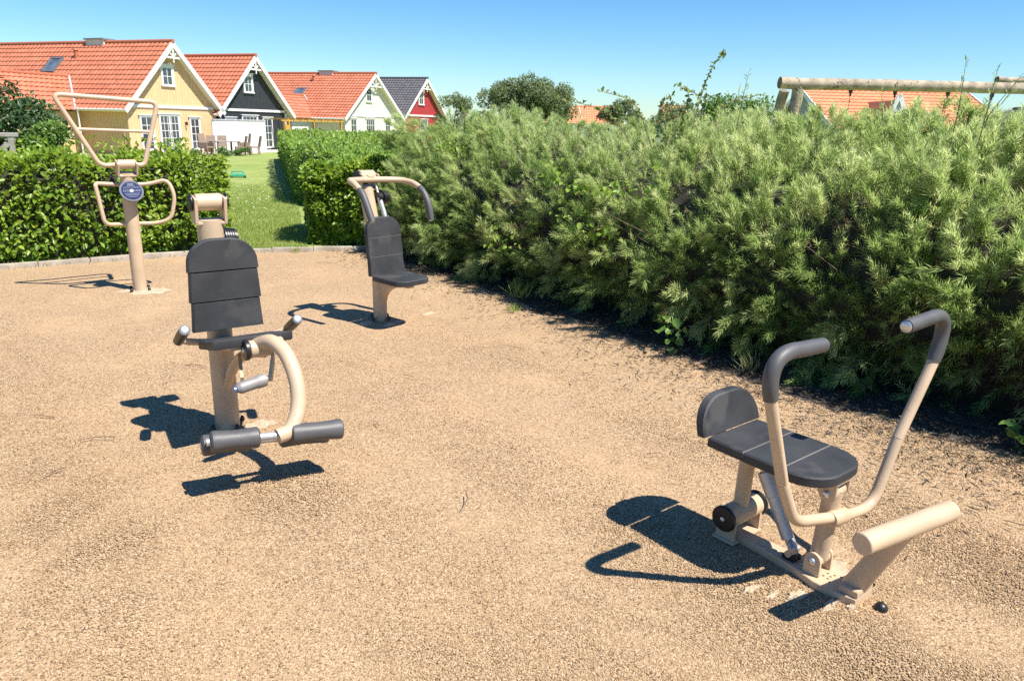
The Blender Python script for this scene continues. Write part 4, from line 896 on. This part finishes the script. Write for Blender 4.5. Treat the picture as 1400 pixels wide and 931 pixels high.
# far houses on the skyline
def far_house(label, x, y, w_, d, eave, apex, rz, tilem, wallm, chim=None, name='far_house', group=None):
    o = thing(name, label, 'house', (x, y, -.45), rz, group); hw = d/2
    MB().add([(-w_/2, -hw, 0), (w_/2, -hw, 0), (w_/2, hw, 0), (-w_/2, hw, 0), (-w_/2, -hw, eave), (w_/2, -hw, eave), (w_/2, hw, eave), (-w_/2, hw, eave), (-w_/2, 0, apex-.08), (w_/2, 0, apex-.08)],
             [(0, 1, 5, 4), (2, 3, 7, 6), (1, 2, 6, 9, 5), (3, 0, 4, 8, 7)]).build('wall', wallm, o, 0)
    L2 = math.hypot(hw+.3, apex-eave+.2)
    for sy in (-1, 1):
        tiles('roof', -w_/2-.3, w_/2+.3, (0, sy*(hw+.3), eave-.2), (1, 0, 0), Vector((0, -sy*(hw+.3), apex-eave+.2)).normalized(), L2, tilem, o, int(x*7) % 97+sy, .32, .38)
    mb = MB(); n_ = int((w_+.6)/.4)
    for i in range(n_): mb.cyl((-w_/2-.3+.4*i, 0, apex+.02), (-w_/2+.14+.4*i, 0, apex+.01), .12, .13, 8)
    mb.build('ridge', tilem, o)
    for sx in (-1, 1):
        for sy in (-1, 1): MB().bar((sx*(w_/2+.32), 0, apex-.02), (sx*(w_/2+.32), sy*(hw+.34), eave-.22), .05, .22).build('barge_board', white, o, 0)
    if chim is not None: MB().box((chim, .3, apex+.3), (.8, .7, 1.3)).build('chimney', mat('chimney_plaster', (.62, .6, .57), .8), o, 0)
    return o
far_house('small orange roof with a white chimney under the broad tree', 4.25, 92, 5.4, 6, 2.5, 4.2, R(4), tile_f, white, 1.1)
far_house('small plain orange roof right of the one with the chimney', 9.8, 94, 5.0, 6, 2.5, 4.3, R(-2), tile_f, white, None)
far_house('tiny orange roof peeping out left of the bramble shoots', 18.5, 92, 2.6, 5, 2.8, 4.55, R(0), tile_f, white, None)
fh = far_house('long orange roofed house behind the log swing frame', 19.7, 42, 8.6, 8, 2.4, 4.2, R(3), tile_f, mat('grey_wall', (.32, .33, .34), .7), None)
# its dormer gable
mb = MB(); mb.add([(-2.3, -4.4, 2.0), (-.9, -4.4, 2.0), (-1.6, -4.4, 3.75), (-1.6, -.6, 3.75), (-2.3, -2.6, 2.0), (-.9, -2.6, 2.0)], [(0, 1, 2)]); mb.build('dormer', mat('dormer_wall', (.5, .5, .5), .7), fh, 0)
MB().add([(-2.3, -4.4, 2.0), (-1.6, -4.4, 3.6), (-1.6, -.6, 3.6), (-2.3, -2.6, 2.0), (-.9, -4.4, 2.0), (-.9, -2.6, 2.0)], [(0, 1, 2, 3), (4, 5, 2, 1)]).build('dormer_roof', mat('dormer_tiles', (.66, .30, .17), .7, bump=.4, bscale=20), fh, 0)
for sx in (-1, 1): MB().bar((-1.6, -4.44, 3.85), (-1.6+sx*.86, -4.44, 1.75), .06, .2).build('dormer_board', white, fh, 0)
MB().box((-1.6, -4.42, 2.75), (.4, .05, .6)).build('window', glass, fh, 0)
fg = far_house('grey roofed shed at the right edge behind the swing frame', 24.0, 36, 4.6, 6, 2.1, 3.3, R(80), tile_g, mat('grey_wall', (.32, .33, .34), .7), None)

# ------------------------------------------------------------------ log swing frame
sw = thing('log_swing_frame', 'swing frame of thick peeled logs rising behind the willow hedge', 'swing frame', (3.9, 11.5, -.03))
def log(a, b, r, name, parent, seed):
    g = np.random.default_rng(seed); a, b = Vector(a), Vector(b); n_ = 16; pts = [a.lerp(b, i/n_)+Vector((g.normal(0, .006), 0, g.normal(0, .006))) for i in range(n_+1)]
    o = MB().tube(pts, [r*(1+g.normal(0, .025)) for _ in pts], 16).build(name, logm, parent)
    o.data.materials.append(logend)
    for p in o.data.polygons:
        if len(p.vertices) > 4: p.material_index = 1
    return o
log((-.08, -.03, 2.30), (6.2, .55, 2.35), .082, 'beam', sw, 1)
log((.16, -.05, 0), (.2, -.02, 2.22), .08, 'post', sw, 2); log((.02, .95, 0), (.07, .17, 2.2), .075, 'post', sw, 3)
log((5.9, -.05, 0), (5.95, .45, 2.28), .08, 'post', sw, 4); log((5.9, 1.8, 0), (5.95, .75, 2.25), .075, 'post', sw, 5)
for x in (1.03, 1.72, 2.55, 3.25):
    h = MB(); y = .0+x*.092; h.cyl((x, y, 2.19), (x, y, 2.25), .026, .032, 10); h.cyl((x, y, 2.15), (x, y, 2.20), .016, None, 8); h.build('hanger', mat('hanger_iron', (.06, .055, .05), .5, .5), sw)
    mb = MB()
    for k in range(22): mb.cyl((x, y, 2.15-.055*k), (x, y, 2.11-.055*k), .008 if k % 2 else .005, None, 6)
    mb.build('chain', mat('hanger_iron', (.06, .055, .05), .5, .5), sw)
for x0 in (1.03, 2.55): MB().box((x0+.345, .03+x0*.092+.03, .83), (.62, .2, .035), None, .01).build('swing_seat', black, sw)
s2 = thing('second_log_beam', 'darker second log beam above the swing frame at the right edge', 'log beam', (7.52, 12.2, -.03))
log((-.1, 0, 2.46), (3.4, .2, 2.48), .05, 'beam', s2, 6); log((.75, 0, 0), (.75, 0, 2.42), .07, 'post', s2, 7); log((3.0, .2, 0), (3.0, .18, 2.44), .07, 'post', s2, 8)

# ------------------------------------------------------------------ exercise machines
def arch(hw0, hw1, z0, z1, r=.0, n=8):
    "board outline in (x, z): straight bottom, upper corners rounded by an ellipse r wide and h high"
    pts = [(-hw0, z0), (hw0, z0)]
    if r <= 0: return pts+[(hw1, z1), (-hw1, z1)]
    h = min(z1-z0-.02, r*.95)
    for i in range(n+1): a = math.pi/2*i/n; pts.append((hw1-r+r*math.cos(a), z1-h+h*math.sin(a)))
    for i in range(n+1): a = math.pi/2*(1-i/n); pts.append((-hw1+r-r*math.cos(a), z1-h+h*math.sin(a)))
    return pts
def back_panel(parent, out, y0, y1, z0, z1, t, name='backrest_panel'):
    "upright board: outline (x, z) laid at y that leans from y0 at z0 to y1 at z1, thickness t backwards"
    k = (y1-y0)/(z1-z0); mb = MB(); mb.prism([(x, z) for x, z in out], t, None, .006)
    vs = []
    for (x, z, d) in mb.v: vs.append((x, y0+k*(z-z0)+d, z))
    mb.v = vs; mb.f = [tuple(reversed(f)) for f in mb.f]; return mb.build(name, hdpe, parent, 30)
def flat_panel(parent, out, z, t, name='seat_panel', tilt=0., y_ref=0.):
    "lying board: outline (x, y), top at z; tilt raises it towards -y"
    mb = MB().prism(out, t, Matrix.Translation((0, 0, z-t)), .006); mb.v = [(x, y, zz+(y_ref-y)*tilt) for x, y, zz in mb.v]; return mb.build(name, hdpe, parent, 30)
def yoke(parent, c, w_, h, lean=0., depth=.11, drum_r=.048, cap=True, tilt=.35):
    "fork on top of a post with a pivot drum between its cheeks"
    x, y, z = c; q = Matrix.Rotation(tilt, 3, 'X'); o = MB()
    for sx in (-1, 1): o.box(Vector(c)+q @ Vector((sx*w_/2, 0, h/2)), (.014, depth, h), q, .004)
    o.box(Vector(c)+q @ Vector((0, 0, .0)), (w_+.013, depth-.002, .016), q, .004); f = o.build('yoke', beige, parent)
    dc = Vector(c)+q @ Vector((0, .01, h-.03)); MB().cyl(dc-Vector((w_/2-.008, 0, 0)), dc+Vector((w_/2-.008, 0, 0)), drum_r, None, 22, .004).build('pivot_drum', beige, parent)
    for sx in ((-1, 1) if cap else ()):
        e = MB().cyl(dc+Vector((sx*(w_/2+.006), 0, 0)), dc+Vector((sx*(w_/2+.022), 0, 0)), drum_r*1.02, None, 20, .006).build('pivot_cap', black, parent)
    return f
def bolts(parent, r, n, a0=0., capm=None, br=.016):
    for i in range(n):
        a = a0+2*math.pi*i/n; b = MB().lathe((r*math.cos(a), r*math.sin(a), .012), (0, 0, 1), [(0, br*1.15), (.012, br), (.022, br*.7), (.026, br*.2)], 10); b.build('bolt_cap', capm or black, parent)
def footing(parent, blobs_, seed, name='concrete_footing'):
    "crumbled concrete showing through the gravel"
    g = np.random.default_rng(seed); mb = MB()
    for (x, y, rx, ry, h) in blobs_:
        n_ = 18; vs = [(x, y, h)]; ph_ = g.uniform(0, 6.28, 3)
        for ring, zf in ((.45, .95), (.8, .7), (1.05, -.6)):
            for i in range(n_):
                a = 2*math.pi*i/n_; q = ring*(1+.22*math.sin(2*a+ph_[0])+.2*math.sin(5*a+ph_[1])+g.normal(0, .12)); vs.append((x+rx*q*math.cos(a), y+ry*q*math.sin(a), h*zf+g.normal(0, .0025)))
        fs = [(0, 1+i, 1+(i+1) % n_) for i in range(n_)]
        for k in range(2):
            for i in range(n_): j = (i+1) % n_; fs.append((1+k*n_+i, 1+(k+1)*n_+i, 1+(k+1)*n_+j, 1+k*n_+j))
        mb.add(vs, fs)
    f = mb.build(name, concrete, parent, 25)
    if len(blobs_) > 1: f['kind'] = 'stuff'
    return f
def grip(parent, pts, r, cap_at=1, name='handle_grip', m=rubber):
    P = [Vector(p) for p in pts]; n_ = len(P); f = MB().tube(P, [r*.93]+[r]*(n_-2)+[r*.95], 16).build(name, m, parent)
    a, b = (P[-1], P[-2]) if cap_at else (P[0], P[1]); d = (a-b).normalized()
    MB().lathe(a-d*.001, d, [(0, r*.80), (.003, r*.80), (.006, r*.66), (.0075, r*.3), (.008, r*.05)], 14).build('end_cap', steel, f); return f

# --- machine 1: standing frame machine at the left
m1 = thing('shoulder_machine', 'beige exercise post with wide upper frame and round blue plaque by the left hedge', 'exercise machine', (-3.55, 6.87, 0), R(40))
MB().cyl((0, 0, -.05), (0, .0, 1.09), .060, None, 24).build('post', beige, m1)
yoke(m1, (0, -.01, 1.08), .155, .12, tilt=.3, drum_r=.042, cap=False)
MB().tube(fillet([(-.07, 0, 1.165), (-.205, 0, 1.155), (-.50, .02, 1.755), (.335, .02, 1.715), (.16, 0, 1.155), (.07, 0, 1.165)], [.0, .09, .075, .075, .08, 0], 9), .0215, 16).build('upper_frame', beige, m1)
MB().tube([(-.375, .012, 1.47), (.25, .012, 1.455)], .0145, 12).build('crossbar', beige, m1)
MB().tube(fillet([(-.04, .02, .985), (-.255, .0, 1.005), (-.27, -.02, .99), (-.235, -.04, .64), (-.04, .0, .63)], [0, .03, .03, .06, 0], 6), .018, 14).build('lower_frame', beige, m1)
MB().tube(fillet([(.04, .02, .985), (.19, .02, .985), (.34, -.01, 1.03), (.385, -.06, .88), (.33, -.06, .66), (.20, -.02, .625), (.04, .0, .63)], [0, .08, .07, .1, .09, .06, 0], 7), .018, 14).build('lower_frame', beige, m1)
pq = Matrix.Translation((0.0, -.105, .935)) @ Matrix.Rotation(R(62), 4, 'X')
mb = MB(); nrm_ = (pq.to_3x3() @ Vector((0, 0, 1))); pc = Vector((0.0, -.105, .935))
pl = MB().lathe(pc-nrm_*.012, nrm_, [(0, .096), (.008, .101), (.022, .101), (.025, .095), (.020, .084)], 36).build('plaque', plaquer, m1)
MB().lathe(pc+nrm_*.0085, nrm_, [(0, .085), (.003, .085)], 32).build('plaque_face', plaqueb, pl)
mark = mat('plaque_print', (.12, .14, .20), .75, spec=.15); bright = mat('plaque_print_white', (.8, .8, .82), .5)
def on_pl(mb, x, y, w_, h): mb.box(pq @ Vector((x, y, .0135)), (w_, h, .002), pq.to_3x3())
mb = MB()
on_pl(mb, 0, .062, .05, .02); on_pl(mb, 0, .047, .07, .007); on_pl(mb, 0, .034, .13, .006); on_pl(mb, -.038, .024, .06, .005); on_pl(mb, .038, .024, .06, .005)
for i, x in enumerate((-.066, -.050, -.034, -.022, .026, .042, .054, .068)):
    on_pl(mb, x, .0, .010, .022); on_pl(mb, x+.006, .008 if i % 2 else -.008, .006, .005)
on_pl(mb, 0, -.028, .125, .009); on_pl(mb, 0, -.043, .11, .009); on_pl(mb, 0, -.058, .075, .007); mb.build('lettering', mark, pl, 0)
MB().lathe(pq @ Vector((0, 0, .012)), nrm_, [(0, .014), (.003, .014)], 16).build('emblem', bright, pl)
footing(m1, [(0, -.02, .20, .17, .010), (.13, -.10, .10, .07, .013)], 1)
bolts(m1, .105, 4, .6, black, .014)

# --- machine 2: leg extension bench in the middle left
m2 = thing('leg_extension_machine', 'beige leg trainer facing the camera with tall charcoal backrest and four foam rollers', 'exercise machine', (-1.52, 3.69, 0), R(36))
MB().cyl((0, 0, -.05), (0, 0, 1.11), .062, None, 28).build('post', beige, m2)
yoke(m2, (0, .0, 1.10), .138, .125, tilt=.12, drum_r=.042, depth=.095)
for k, (a, b) in enumerate(((.595, .737), (.740, .883), (.886, 1.04))):
    back_panel(m2, arch(.169, .160, a, b) if k < 2 else arch(.167, .165, a, b, .125), -.205, -.193, .59, 1.04, .042)
mb = MB(); mb.box((0, -.11, .82), (.10, .10, .30)); mb.box((0, -.156, .82), (.2, .012, .38)); mb.build('backrest_bracket', beige, m2)
mb = MB()
for k in range(5): mb.cyl((.075+.012*k, .06, 1.0), (.083+.012*k, .06, 1.0), .06-.002*k, None, 18)
mb.cyl((.05, .06, 1.0), (.14, .06, 1.0), .045, None, 16); mb.build('rubber_bumper', black, m2)
for (a, b) in ((-.46, -.315), (-.31, -.17)):
    flat_panel(m2, [(-.145, a), (.225, a), (.215, b), (-.145, b)], .545, .044, tilt=.24, y_ref=-.17)
mb = MB(); mb.bar((0, -.05, .485), (0, -.42, .565), .12, .04); mb.bar((-.1, -.14, .50), (.1, -.14, .50), .05, .03); mb.build('seat_frame', beige, m2)
for sx, X_, dz in ((-1, -.225, .0), (1, .315, -.018)):
    MB().tube(fillet([(sx*.03, -.10, .505), (X_-sx*.06, -.10, .525+dz), (X_, -.135, .553+dz)], .05), .0175, 12).build('handle_tube', beige, m2)
    grip(m2, [(X_, -.12, .545+dz), (X_, -.20, .590+dz), (X_, -.29, .640+dz)], .0265, 1, m=black)
# pivot, arm and rollers
MB().cyl((.01, -.47, .555), (.17, -.47, .555), .042, None, 22, .004).build('pivot_drum', beige, m2)
MB().cyl((-.014, -.47, .555), (.009, -.47, .555), .05, None, 22, .005).build('pivot_cap', black, m2)
MB().lathe((-.014, -.47, .555), (-1, 0, 0), [(0, .014), (.006, .012), (.008, .004)], 12).build('pivot_bolt', steel, m2)
MB().tube(smooth([(.055, -.46, .57), (.095, -.54, .598), (.125, -.64, .565), (.135, -.735, .465), (.115, -.80, .355), (.06, -.845, .275), (.0, -.85, .258)], 7), .0345, 18).build('roller_arm', beige, m2)
MB().cyl((-.29, -.812, .283), (.29, -.882, .240), .017, None, 14).build('roller_axle', galv, m2); MB().cyl((-.295, -.72, .234), (.26, -.786, .192), .017, None, 14).build('roller_axle', galv, m2)
mb = MB()
for x in (.038,): mb.bar((x, -.862, .268), (x, -.735, .195), .012, .05)
mb.build('axle_plate', beige, m2)
def roller(a, b, y, z):
    L_ = b-a; f = MB().lathe((a, y-.12*a, z-.075*a), (1, -.12, -.075), [(0, .022), (.001, .038), (.007, .0455), (.02, .047), (L_*.25, .0435), (L_*.5, .041), (L_*.75, .0435), (L_-.02, .047), (L_-.007, .0455), (L_-.001, .038), (L_, .022)], 26).build('foam_roller', rubber, m2)
    return f
roller(-.275, -.075, -.847, .262); roller(.055, .288, -.847, .262); roller(-.292, -.092, -.755, .212); roller(.035, .258, -.755, .212)
MB().tube(smooth([(.0, -.05, .245), (.01, -.13, .345), (.02, -.24, .44), (.045, -.36, .505), (.09, -.45, .525)], 6), [.022]*5+[.026]*20, 14).build('brace', beige, m2)
MB().bar((.12, -.49, .53), (.068, -.575, .425), .016, .03).build('link_arm', beige, m2); MB().bar((.0, -.34, .49), (-.045, -.52, .43), .016, .028).build('link_arm', beige, m2)
dm = MB().lathe((-.095, -.60, .418), (.14, .03, .012), [(0, .016), (.012, .024), (.02, .028), (.10, .028), (.105, .032), (.14, .032), (.146, .016), (.175, .012)], 18).build('damper', mat('grey_damper', (.30, .285, .27), .5, .35), m2)
MB().cyl((-.098, -.601, .418), (-.108, -.603, .417), .016, None, 12).build('damper_nut', mat('blue_zinc', (.22, .28, .5), .3, .7), dm)
footing(m2, [(.14, -.07, .09, .06, .012)], 3); bolts(m2, .088, 4, .3, black, .012)

# --- machine 3: pull-down chair at the back
m3 = thing('pulldown_machine', 'beige pull-down chair with curved overhead handlebar at the left end of the willow hedge', 'exercise machine', (-1.11, 6.01, 0), R(48))
MB().tube(smooth([(0, 0, -.05), (0, .004, .35), (0, .03, .62), (0, .09, .86), (0, .15, 1.08)], 5), .058, 24).build('post', beige, m3)
yoke(m3, (0, .155, 1.075), .155, .125, tilt=.25, drum_r=.048)
for k, (a, b) in enumerate(((.405, .555), (.558, .706), (.709, .862))):
    back_panel(m3, arch(.172, .166, a, b) if k < 2 else arch(.170, .168, a, b, .12), -.128, -.072, .40, .86, .05)
MB().box((0, -.05, .62), (.16, .05, .36)).build('backrest_bracket', beige, m3)
out = [(-.165, -.13), (-.172, -.34)]+[(-.172+.10*(1-math.cos(a)), -.375-.105*math.sin(a)) for a in np.linspace(0.1, math.pi/2, 6)]+[(.172-.10*(1-math.cos(a)), -.375-.105*math.sin(a)) for a in np.linspace(math.pi/2, .1, 6)]+[(.172, -.34), (.165, -.13)]
flat_panel(m3, list(reversed(out)) if False else out, .412, .042, 'seat')
for z_ in (.5565, .7075): MB().box((0, -.128+.1217*(z_-.40)+.012, z_), (.335, .02, .0026)).build('joint_strip', rubber_d, m3, 0)
# gusset under the seat
prof = [(-.04, .37), (-.40, .37), (-.40, .335)]+[(-.40+.0+.34*math.sin(a), .335-.165*(1-math.cos(a))) for a in np.linspace(.15, math.pi/2, 7)]+[(-.04, .17)]
mb = MB(); vs = [(-.03, y, z) for y, z in prof]+[(.03, y, z) for y, z in prof]; n_ = len(prof)
mb.add(vs, [tuple(range(n_)), tuple(reversed(range(n_, 2*n_)))]+[(i, i+n_, (i+1) % n_+n_, (i+1) % n_) for i in range(n_)]); mb.build('seat_gusset', beige, m3, 30)
hb_ = smooth([(-.3, -.185, 1.095), (-.3, -.12, 1.135), (-.285, -.045, 1.15), (-.22, .035, 1.150), (-.1, .075, 1.148), (.05, .085, 1.145), (.18, .055, 1.142), (.265, .0, 1.136), (.3, -.09, 1.118), (.3, -.18, 1.085)], 6)
MB().tube(hb_, .0235, 16).build('handlebar', beige, m3)
grip(m3, smooth([(-.3, -.175, 1.10), (-.3, -.225, 1.05), (-.3, -.275, .965), (-.3, -.325, .87)], 5), .0275); grip(m3, smooth([(.3, -.17, 1.09), (.3, -.225, 1.045), (.3, -.28, .96), (.3, -.31, .84)], 5), .0275)
MB().bar((0, .14, 1.17), (0, .07, 1.15), .05, .05, .005).build('bar_clamp', beige, m3)
dm = MB().tube([(.065, .11, 1.12), (.066, .05, .99)], .010, 12).build('damper_rod', steel, m3); MB().tube([(.066, .055, 1.0), (.067, .0, .88), (.067, -.02, .82)], .020, 14).build('damper', galv, m3)
mb = MB()
for k in range(4): mb.cyl((.09+.014*k, .07, 1.0), (.099+.014*k, .07, 1.0), .062-.004*k, None, 18)
mb.cyl((.05, .07, 1.0), (.15, .07, 1.0), .045, None, 16); mb.build('rubber_bumper', black, m3)
footing(m3, [(-.16, -.02, .07, .04, .014), (-.05, -.19, .06, .035, .016), (.06, -.17, .045, .03, .012), (.42, -.12, .08, .03, .008)], 5); bolts(m3, .088, 4, .2, black, .014)

# --- machine 4: rowing machine at the right
m4 = thing('rowing_machine', 'beige rowing machine with charcoal seat, two grey grips and a thick footrest bar', 'exercise machine', (1.262, 2.30, 0), R(39))
out = [(-.062, -.022), (.062, -.022), (.078, .05), (.072, .13), (.05, .22), (.034, .40), (.028, .56), (-.028, .56), (-.034, .40), (-.055, .22), (-.080, .13), (-.078, .05)]
MB().prism(out, .034, Matrix.Translation((0, 0, -.006)), .003).build('base_beam', beige, m4, 30)
MB().box((.0, .012, .040), (.112, .070, .03), None, .004).build('foot_plate', beige, m4)
mb = MB()
for (x, y) in ((-.02, .105), (.0, .105), (.02, .10), (-.015, .125), (.012, .122), (.03, .08), (-.035, .09)): mb.cyl((x, y, .027), (x, y, .0295), .004, None, 8)
mb.build('bolt_marks', mat('dark_rust', (.09, .06, .04), .8), m4)
MB().tube([(0, .022, .03), (0, -.045, .18), (-.005, -.112, .325)], [.041, .038, .034], 18, True, (.8, 1)).build('footrest_strut', beige, m4)
MB().cyl((-.245, -.085, .348), (.222, -.165, .350), .0365, None, 28, .003).build('footrest_bar', beige, m4)
def clevis(y, z0, z1, w_, name, lean=0., inner=True):
    mb = MB()
    for sx in (-1, 1):
        prof = [(-.032, z0), (.032, z0)]+[(.032*math.cos(a), z1-.032+.032*math.sin(a)) for a in np.linspace(0, math.pi, 9)]
        m_ = Matrix.Translation((sx*w_/2-.006, y, 0)) @ Matrix(((0, 0, 1, 0), (1, 0, 0, 0), (0, 1, 0, 0), (0, 0, 0, 1))); mb.prism(prof, .012, m_, .001)
    f = mb.build(name, beige, m4, 30); zc = z1-.034
    for sx in (-1, 1): MB().lathe((sx*(w_/2+.006), y, zc), (sx, 0, 0), [(0, .015), (.005, .014), (.010, .008), (.011, .002)], 14).build('bolt', steel, f)
    MB().cyl((-w_/2+.006, y, zc), (w_/2-.006, y, zc), .028, None, 18).build('bushing', beige, f); return zc
clevis(.160, .022, .118, .082, 'lower_clevis')
MB().tube([(0, .160, .09), (0, .145, .375)], .033, 22).build('seat_post', beige, m4)
mb = MB(); q = Matrix.Rotation(0, 3, 'X')
for sx in (-1, 1):
    prof = [(-.032, .41), (.032, .41)]; prof = [(.034*math.cos(a), .372+.034*math.sin(a)) for a in np.linspace(math.pi, 2*math.pi, 9)]+[(.034, .424), (-.034, .424)]
    mb.prism(prof, .012, Matrix.Translation((sx*.044-.006, .145, 0)) @ Matrix(((0, 0, 1, 0), (1, 0, 0, 0), (0, 1, 0, 0), (0, 0, 0, 1))), .001)
mb.box((-.012, .155, .4185), (.10, .10, .012)); uc = mb.build('upper_clevis', beige, m4, 30)
for sx in (-1, 1): MB().lathe((sx*.05, .145, .366), (sx, 0, 0), [(0, .015), (.005, .014), (.010, .008), (.011, .002)], 14).build('bolt', steel, uc)
MB().cyl((-.037, .145, .366), (.037, .145, .366), .03, None, 18).build('bushing', beige, uc)
# seat: three boards, the front one rounded
SX = -.022
fo = [(SX-.172, .250)]+[(SX-.172+.12*(1-math.cos(a)), .222-.125*math.sin(a)) for a in np.linspace(.05, math.pi/2, 8)]+[(SX+.172-.12*(1-math.cos(a)), .222-.125*math.sin(a)) for a in np.linspace(math.pi/2, .05, 8)]+[(SX+.172, .250)]
flat_panel(m4, fo, .464, .040); flat_panel(m4, [(SX-.172, .253), (SX+.172, .253), (SX+.169, .407), (SX-.169, .407)], .465, .040); flat_panel(m4, [(SX-.168, .410), (SX+.168, .410), (SX+.162, .568), (SX-.162, .568)], .466, .040)
for y_ in (.2515, .4085): MB().box((SX, y_, .4535), (.336, .0028, .022)).build('joint_strip', rubber_d, m4, 0)
bp = arch(.182, .182, .462, .606, .135); bp = [(x+SX+.006, z) for x, z in bp]; back_panel(m4, bp, .570, .612, .462, .606, .042, 'backrest')
mb = MB(); mb.bar((SX, .50, .40), (SX, .63, .402), .07, .02); mb.bar((SX, .625, .395), (SX, .665, .58), .07, .018); mb.bar((SX, .19, .414), (SX, .52, .414), .08, .018); mb.build('seat_frame', beige, m4)
# rear pivot
MB().tube([(.02, .52, .12), (.0, .50, .40)], .031, 20).build('rear_post', beige, m4)
MB().cyl((-.075, .522, .105), (.125, .522, .105), .047, None, 26, .003).build('pivot_drum', beige, m4)
for x0, x1 in ((-.095, -.075), (.125, .147)):
    f = MB().cyl((x0, .522, .105), (x1, .522, .105), .054, None, 26, .005).build('pivot_cap', black, m4)
MB().lathe((-.095, .522, .105), (-1, 0, 0), [(0, .010), (.004, .009), (.007, .003)], 12).build('pivot_bolt', steel, m4)
mb = MB()
for x in (-.062, .112): mb.box((x, .522, .04), (.012, .085, .10), None, .002)
mb.box((.02, .522, .006), (.2, .1, .012), None, .002); mb.build('drum_bracket', beige, m4)
# damper
d0, d1 = Vector((-.005, .262, .058)), Vector((-.012, .452, .400)); dd = (d1-d0)
dm = MB().tube([d0+dd*.12, d0+dd*.13, d0+dd*.55, d0+dd*.56, d0+dd*.80, d0+dd*.81], [.018, .0245, .0245, .0285, .0285, .018], 20).build('damper', galv, m4)
MB().tube([d0+dd*.78, d1], .010, 12).build('damper_rod', steel, dm); mb = MB(); mb.cyl(d0+Vector((-.035, 0, .0)), d0+Vector((.035, 0, 0)), .013, None, 14); mb.cyl(d0+Vector((-.03, -.02, .02)), d0+Vector((.012, .02, .035)), .018, None, 14); mb.tube([d0-dd*.02, d0+dd*.14], .014, 12); mb.build('damper_eye', steel, dm)
MB().box((-.005, .262, .035), (.05, .05, .03), None, .004).build('damper_foot', black, m4)
MB().cyl((-.04, .455, .40), (.02, .455, .40), .012, None, 12).build('damper_pin', steel, dm)
# handles
hl_ = [(0, .112, .272), (-.12, .138, .290), (-.222, .160, .305), (-.300, .178, .47), (-.405, .200, .790)]
MB().tube(fillet(hl_, [0, .05, .06, .0, 0], 9), .0205, 18).build('handle_tube', beige, m4)
hr_ = [(0, .112, .272), (.06, .108, .262), (.215, .095, .252), (.318, .088, .505), (.49, .075, .80)]
MB().tube(fillet(hr_, [0, .05, .10, .0, 0], 9), .0205, 18).build('handle_tube', beige, m4)
MB().lathe((-.045, .118, .274), (.09, -.008, -.006), [(0, .026), (.012, .030), (.078, .030), (.09, .026)], 18).build('handle_collar', beige, m4)
grip(m4, bend_curve((-.402, .1995, .784), (-.452, .206, .950), (-.275, .194, .928), (-.150, .185, .925)), .026)
grip(m4, bend_curve((.478, .0755, .785), (.560, .070, .985), (.385, .079, .962), (.215, .085, .955)), .026)
footing(m4, [(-.17, .135, .055, .02, .011), (-.235, .19, .04, .014, .009), (-.12, .035, .05, .018, .011), (-.07, -.015, .03, .014, .009), (-.27, .26, .05, .015, .008), (.11, .17, .06, .07, .009)], 7)
# black plastic cap on the gravel
o = MB().lathe((0, 0, 0), (0, 0, 1), [(-.004, .022), (.003, .023), (.010, .0215), (.017, .0175), (.022, .011), (.0245, .003)], 18).build('bolt_cover', black); o.location = (1.318, 2.238, 0); tag(o, 'small black plastic bolt cap lying on the gravel by the footrest of the rowing machine', 'bolt cap')
